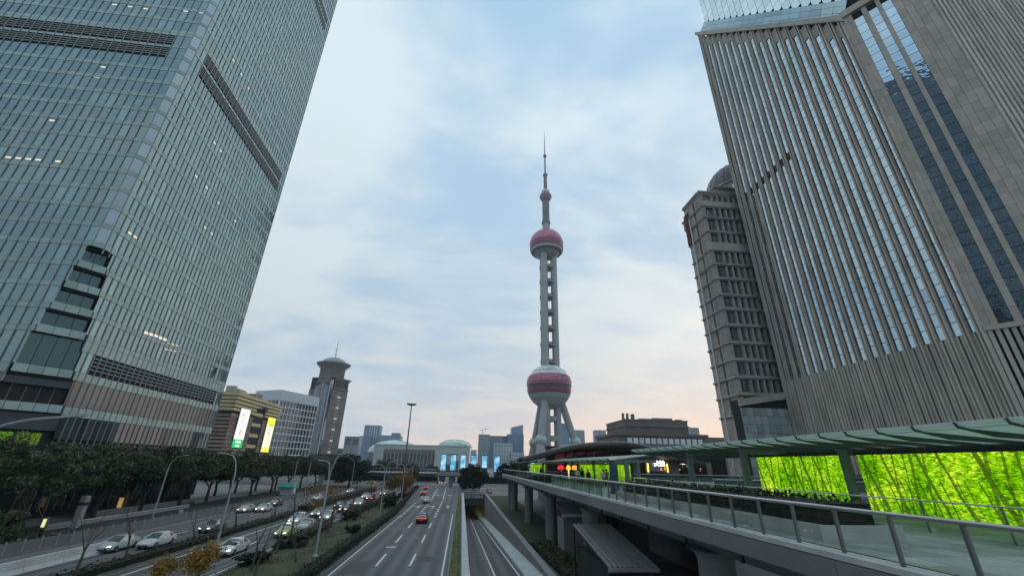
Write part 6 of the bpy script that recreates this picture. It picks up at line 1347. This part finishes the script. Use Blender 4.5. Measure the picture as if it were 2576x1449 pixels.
def car(label, x, y, rz, pcol, kind='sedan', lights='head', bar=False, taxi=False, group='cars on the roads', z=0.0, brake=None):
    o = thing('car', label, 'car', (x, y, z + .012), rz, group); b, g, r, pil_, hr, up_ = car_meshes(kind)
    def pt(nm, me): q = bpy.data.objects.new(nm, me); C.objects.link(q); q.parent = o; return q
    pt('body', unique(b, ('body', kind), pcol)); pt('windows', unique(g, ('windows', kind), CG, False)); pt('roof', unique(r, ('roof', kind), pcol)); [pt('window_pillar', unique(q_, ('window_pillar', kind, i_), pcol, False)) for i_, q_ in enumerate(pil_)]
    for sx in (-1, 1):
        for yy_ in (-1.42, 1.45):
            w = pt('wheel', TYM); w.location = (sx * .84, yy_, .33); rm = bpy.data.objects.new('rim', RMM); C.objects.link(rm); rm.parent = w
        hm = HL if lights in ('head', 'both') else HLo
        MB().add([(sx * .42, 2.31, .56 + up_), (sx * .74, 2.2, .58 + up_), (sx * .76, 2.16, .72 + up_), (sx * .44, 2.25, .69 + up_), (sx * .42, 2.2, .56 + up_), (sx * .7, 2.1, .58 + up_)], [(0, 1, 2, 3), (0, 4, 5, 1)]).build('headlight', hm, o)
        tm_ = (TL if brake is None else brake) if lights in ('tail', 'both') else TLo
        if not bar: MB().box(*sorted((sx * .42, sx * .8)), -2.33, -2.2, .72 + up_, .86 + up_).build('taillight', tm_, o)
        MB().bev(*sorted((sx * .9, sx * 1.08)), .78, .9, .9 + up_, 1.03 + up_, .02).build('door_mirror', pcol, o)
    if bar: MB().box(-.8, .8, -2.34, -2.2, .8 + up_, .87 + up_).build('taillight_bar', TL, o)
    MB().box(-.25, .25, -2.345, -2.3, .55, .67).build('number_plate', PLATE, o); MB().box(-.25, .25, 2.33, 2.37, .4, .5).build('number_plate', PLATE, o); MB().box(-.5, .5, 2.28, 2.345, .3, .46).build('grille', black, o); MB().box(-.62, .62, -2.32, -2.2, .26, .44).build('bumper', black, o)
    if taxi: MB().bev(-.3, .3, -.35, -.1, hr + .03, hr + .2, .03).build('roof_sign', emit('taxi_sign', (.9, .9, .7), .8), o)
    return o
PW = carpaint('white', (.62, .64, .64)); PS = carpaint('silver', (.36, .4, .42)); PG = carpaint('lime', (.36, .44, .13)); PR_ = carpaint('wine', (.10, .015, .03)); PRD = carpaint('red', (.36, .02, .02)); PK = carpaint('black', (.015, .016, .018)); PB = carpaint('pale_green', (.42, .5, .46)); PGR = carpaint('grey', (.12, .125, .13)); PP = carpaint('pinkish', (.5, .42, .42)); PY = carpaint('beige', (.5, .47, .38))
car('dark wine-red sedan with a full-width red tail light bar on the main road', -6.35, 84.0, 0, PR_, lights='tail', bar=True)
car('silver white sedan ahead of the wine-red sedan on the main road', -8.75, 123.5, .02, PW, lights='tail', brake=TLo)
car('red car with glowing tail lights waiting in the left turn lane', -12.0, 153.2, .03, PRD, lights='tail')
car('red car with glowing tail lights at the stop line', -13.6, 184, .03, PRD, lights='tail')
car('dark car with amber glow under the footbridge', -11.0, 232, .4, PK, lights='both', brake=emit('amber', (1, .4, .05), 5))
car('small white car under the footbridge beside the pier', -7.6, 228, .05, PP, lights='none')
car('black off-road car with a red light bar right of the tunnel portal', 10.3, 164, .05, PK, 'suv', lights='tail', bar=True)
car('dark grey car standing crosswise behind the tunnel portal', 3.8, 166, -1.45, PGR, lights='none')
car('white sedan with headlights nearest on the left road', -24.7, 56.3, PI, PW)
car('lime green taxi behind the nearest white sedan', -23.6, 68.4, PI, PG, taxi=True)
car('pale silver car just behind the lime green taxi', -22.9, 74.2, PI, PS, lights='none')
car('white van-like car at the yellow tree on the left road', -26.4, 80.5, PI, PW, 'suv')
car('white car following the van-like car', -23.3, 86.5, PI, PW)
lq = [(-26.5, 92, PS), (-23.4, 99, PGR), (-26.7, 108, PK), (-23.8, 114, PW), (-24, 128, PRD), (-26.9, 136, PW), (-24.3, 150, PG)]
lq.sort(key=lambda q: q[1])
for i, (x, y, p) in enumerate(lq): car(f'oncoming car with headlights, {NTH[i]} in the queue behind the white pair on the left road', x, y, PI, p, 'suv' if i % 3 == 1 else 'sedan')
car('pale green car with headlights nearest on the outer road', -38.0, 58.5, PI, PB)
car('pale white car side by side with the pale green car', -35.4, 60.8, PI, PW, lights='none')
car('grey car with headlights following the pale pair', -35.3, 72.5, PI, PGR)
car('beige car with headlights by the fence on the outer road', -42.3, 98, PI, PY); car('white car beside the beige car on the outer road', -39.6, 99.5, PI, PW)
car('dark car with headlights behind the beige car', -42.2, 112, PI, PGR); car('white hatchback far along the outer road', -38.0, 128, PI, PW, lights='none'); car('white car far along the outer road before the dome-shaped tree', -36.5, 158, PI, PW)
for i, (x, y, p, rz_) in enumerate(((-70, 228, PW, 1.45), (-60, 232, PGR, 1.4), (-52, 225, PW, 1.4), (-44, 228, PG, 1.5), (-36, 222, PW, 1.5), (-30, 236, PS, 1.5))): car(f'car crossing beyond the far footbridge, {NTH[i]} of six from the left', x, y, rz_, p, lights='both')

# ================================================================== PEOPLE
def person_mesh(name, seed, coat, legs, stride=.1):
    rnd = random.Random(seed)
    V = [(0, 0, .93), (0, 0, 1.15), (0, .01, 1.38), (0, .01, 1.5), (0, .03, 1.62), (0, .03, 1.72), (-.2, 0, 1.4), (-.26, -.03, 1.12), (-.24, .06, .9), (-.24, .1, .8), (.2, 0, 1.4), (.26, .03, 1.12), (.24, .1, .9), (.24, .14, .8), (-.1, 0, .88), (-.11, stride, .5), (-.11, stride * .3, .08), (-.11, stride * .3 + .16, .04), (.1, 0, .88), (.11, -stride * .4, .5), (.11, -stride * 1.3, .08), (.11, -stride * 1.3 + .16, .04)]
    E_ = [(0, 1), (1, 2), (2, 3), (3, 4), (4, 5), (2, 6), (6, 7), (7, 8), (8, 9), (2, 10), (10, 11), (11, 12), (12, 13), (0, 14), (14, 15), (15, 16), (16, 17), (0, 18), (18, 19), (19, 20), (20, 21)]
    RD = [.16, .17, .18, .07, .1, .09, .085, .07, .055, .045, .085, .07, .055, .045, .11, .075, .055, .05, .11, .075, .055, .05]
    me = bpy.data.meshes.new(name); me.from_pydata(V, E_, []); o = bpy.data.objects.new(name, me); C.objects.link(o); md = o.modifiers.new('Skin', 'SKIN')
    for i, s in enumerate(me.skin_vertices[0].data): s.radius = (RD[i], RD[i]); s.use_root = (i == 0)
    sb = o.modifiers.new('Sub', 'SUBSURF'); sb.levels = 1; sb.render_levels = 1
    bpy.context.view_layer.update(); m2 = bpy.data.meshes.new_from_object(o.evaluated_get(bpy.context.evaluated_depsgraph_get())); bpy.data.objects.remove(o)
    m2.materials.clear()
    for m in (coat, legs, mat('skin', (.42, .27, .2), .6)): m2.materials.append(m)
    for p in m2.polygons:
        c = p.center; p.material_index = 2 if (c.z > 1.5 or (abs(c.x) > .19 and c.z < .87 and c.z > .7)) else (1 if c.z < .86 else 0); p.use_smooth = True
    return m2
def hair_mesh(): b = MB(); b.sphere((0, 0, 1.69), .135, 12, 8, -.1, 1); b.sphere((0, -.05, 1.66), .12, 12, 8); return b.mesh('hair', mat('hair', (.012, .011, .01), .7), True)
HM = hair_mesh()
cb, cwh, cgr, crd = mat('coat_black', (.015, .015, .018), .8), mat('coat_white', (.6, .61, .6), .8), mat('coat_grey', (.16, .17, .18), .8), mat('coat_red', (.3, .03, .03), .8); jn = mat('trousers_dark', (.02, .022, .03), .8)
PM = {k: person_mesh('body', i, c, jn, .05 + .06 * (i % 3)) for i, (k, c) in enumerate((('b', cb), ('w', cwh), ('g', cgr), ('r', crd)))}
def person(label, x, y, z, rz, k, s=1.0):
    o = thing('person', label, 'person', (x, y, z), rz, None); o.scale = (s, s, s)
    a = bpy.data.objects.new('body', PM[k]); C.objects.link(a); a.parent = o; h = bpy.data.objects.new('hair', HM); C.objects.link(h); h.parent = o; return o
W_ = DZ + .003
for a in (('person in a black coat before the left small green panel', 16.6, 117, W_, .4, 'b'), ('person in grey before the right small green panel', 16.6, 110, W_, 2.4, 'g'), ('person in black walking between the two kiosks', 16.5, 92, W_, 3.0, 'b', 1.05), ('person in dark clothes below the red lantern', 16.6, 74, W_, 1.2, 'b', .95), ('person in a white jacket left of the green panels', 16.5, 62.5, W_, 2.8, 'w'), ('person in black in front of the farthest kiosk panel', 16.4, 59.8, W_, 3.3, 'b', 1.06), ('shorter person in black right of the tall black coat', 16.5, 57.2, W_, 3.0, 'b', .93), ('person in a white coat before the middle green panel', 16.6, 51.2, W_, .2, 'w'), ('person in grey standing behind the white coat', 17.3, 52.2, W_, .5, 'g', 1.02),
          ('person in a white top on the footbridge landing', -3.2, 207.3, 6.0, 3, 'w'), ('person in dark clothes on the footbridge landing', -1.8, 207.6, 6.0, 3, 'b'), ('person in a red coat crossing the far footbridge', -6.5, 207.2, 6.0, 1.6, 'r'), ('person in black walking on the plaza between tree trunks', -63.8, 112, .01, 1.5, 'b'), ('person in grey on the pavement beyond the tree trunks', -64.5, 101, .01, 1.5, 'g')): person(*a)
o = thing('delivery_scooter', 'dark delivery scooter with a pale blue box by the panel fence', 'scooter', (-47.2, 84.5, .3), PI)
for y in (-.6, .6): w = MB(); w.M = Matrix.Translation((0, y, .25)) @ Matrix.Rotation(PI / 2, 4, 'Y'); w.lathe([(.12, -.05), (.25, -.06), (.25, .06), (.12, .05)], 14); w.build('wheel', TY, o)
MB().bev(-.16, .16, -.7, .1, .3, .75, .06).build('body', PK, o); MB().bev(-.12, .12, .1, .5, .22, .32, .02).build('footboard', PK, o); MB().tube([(0, .62, .3), (0, .48, 1.0)], .05, 6).build('fork', PK, o); MB().tube([(-.3, .45, 1.0), (.3, .45, 1.0)], .025, 6).build('handlebar', black, o); MB().bev(-.25, .25, -.85, -.4, .76, 1.25, .04).build('delivery_box', mat('box_blue', (.2, .42, .5), .5), o)

# ================================================================== HAZE
hz = MB().box(-1900, 1900, -320, 1800, -14, 486).mesh('haze', [])
hm, ht, hout = _nodes('haze_air'); pv_ = ht.nodes.new('ShaderNodeVolumePrincipled'); pv_.inputs['Color'].default_value = (.80, .88, .95, 1); pv_.inputs['Density'].default_value = 0.00015; pv_.inputs['Anisotropy'].default_value = .2
ht.links.new(pv_.outputs[0], hout.inputs['Volume']); hz.materials.clear(); hz.materials.append(hm)
ho = bpy.data.objects.new('haze', hz); C.objects.link(ho); ho['kind'] = 'stuff'; ho['label'] = 'thin pale evening haze filling the air over the city'; ho['category'] = 'haze'
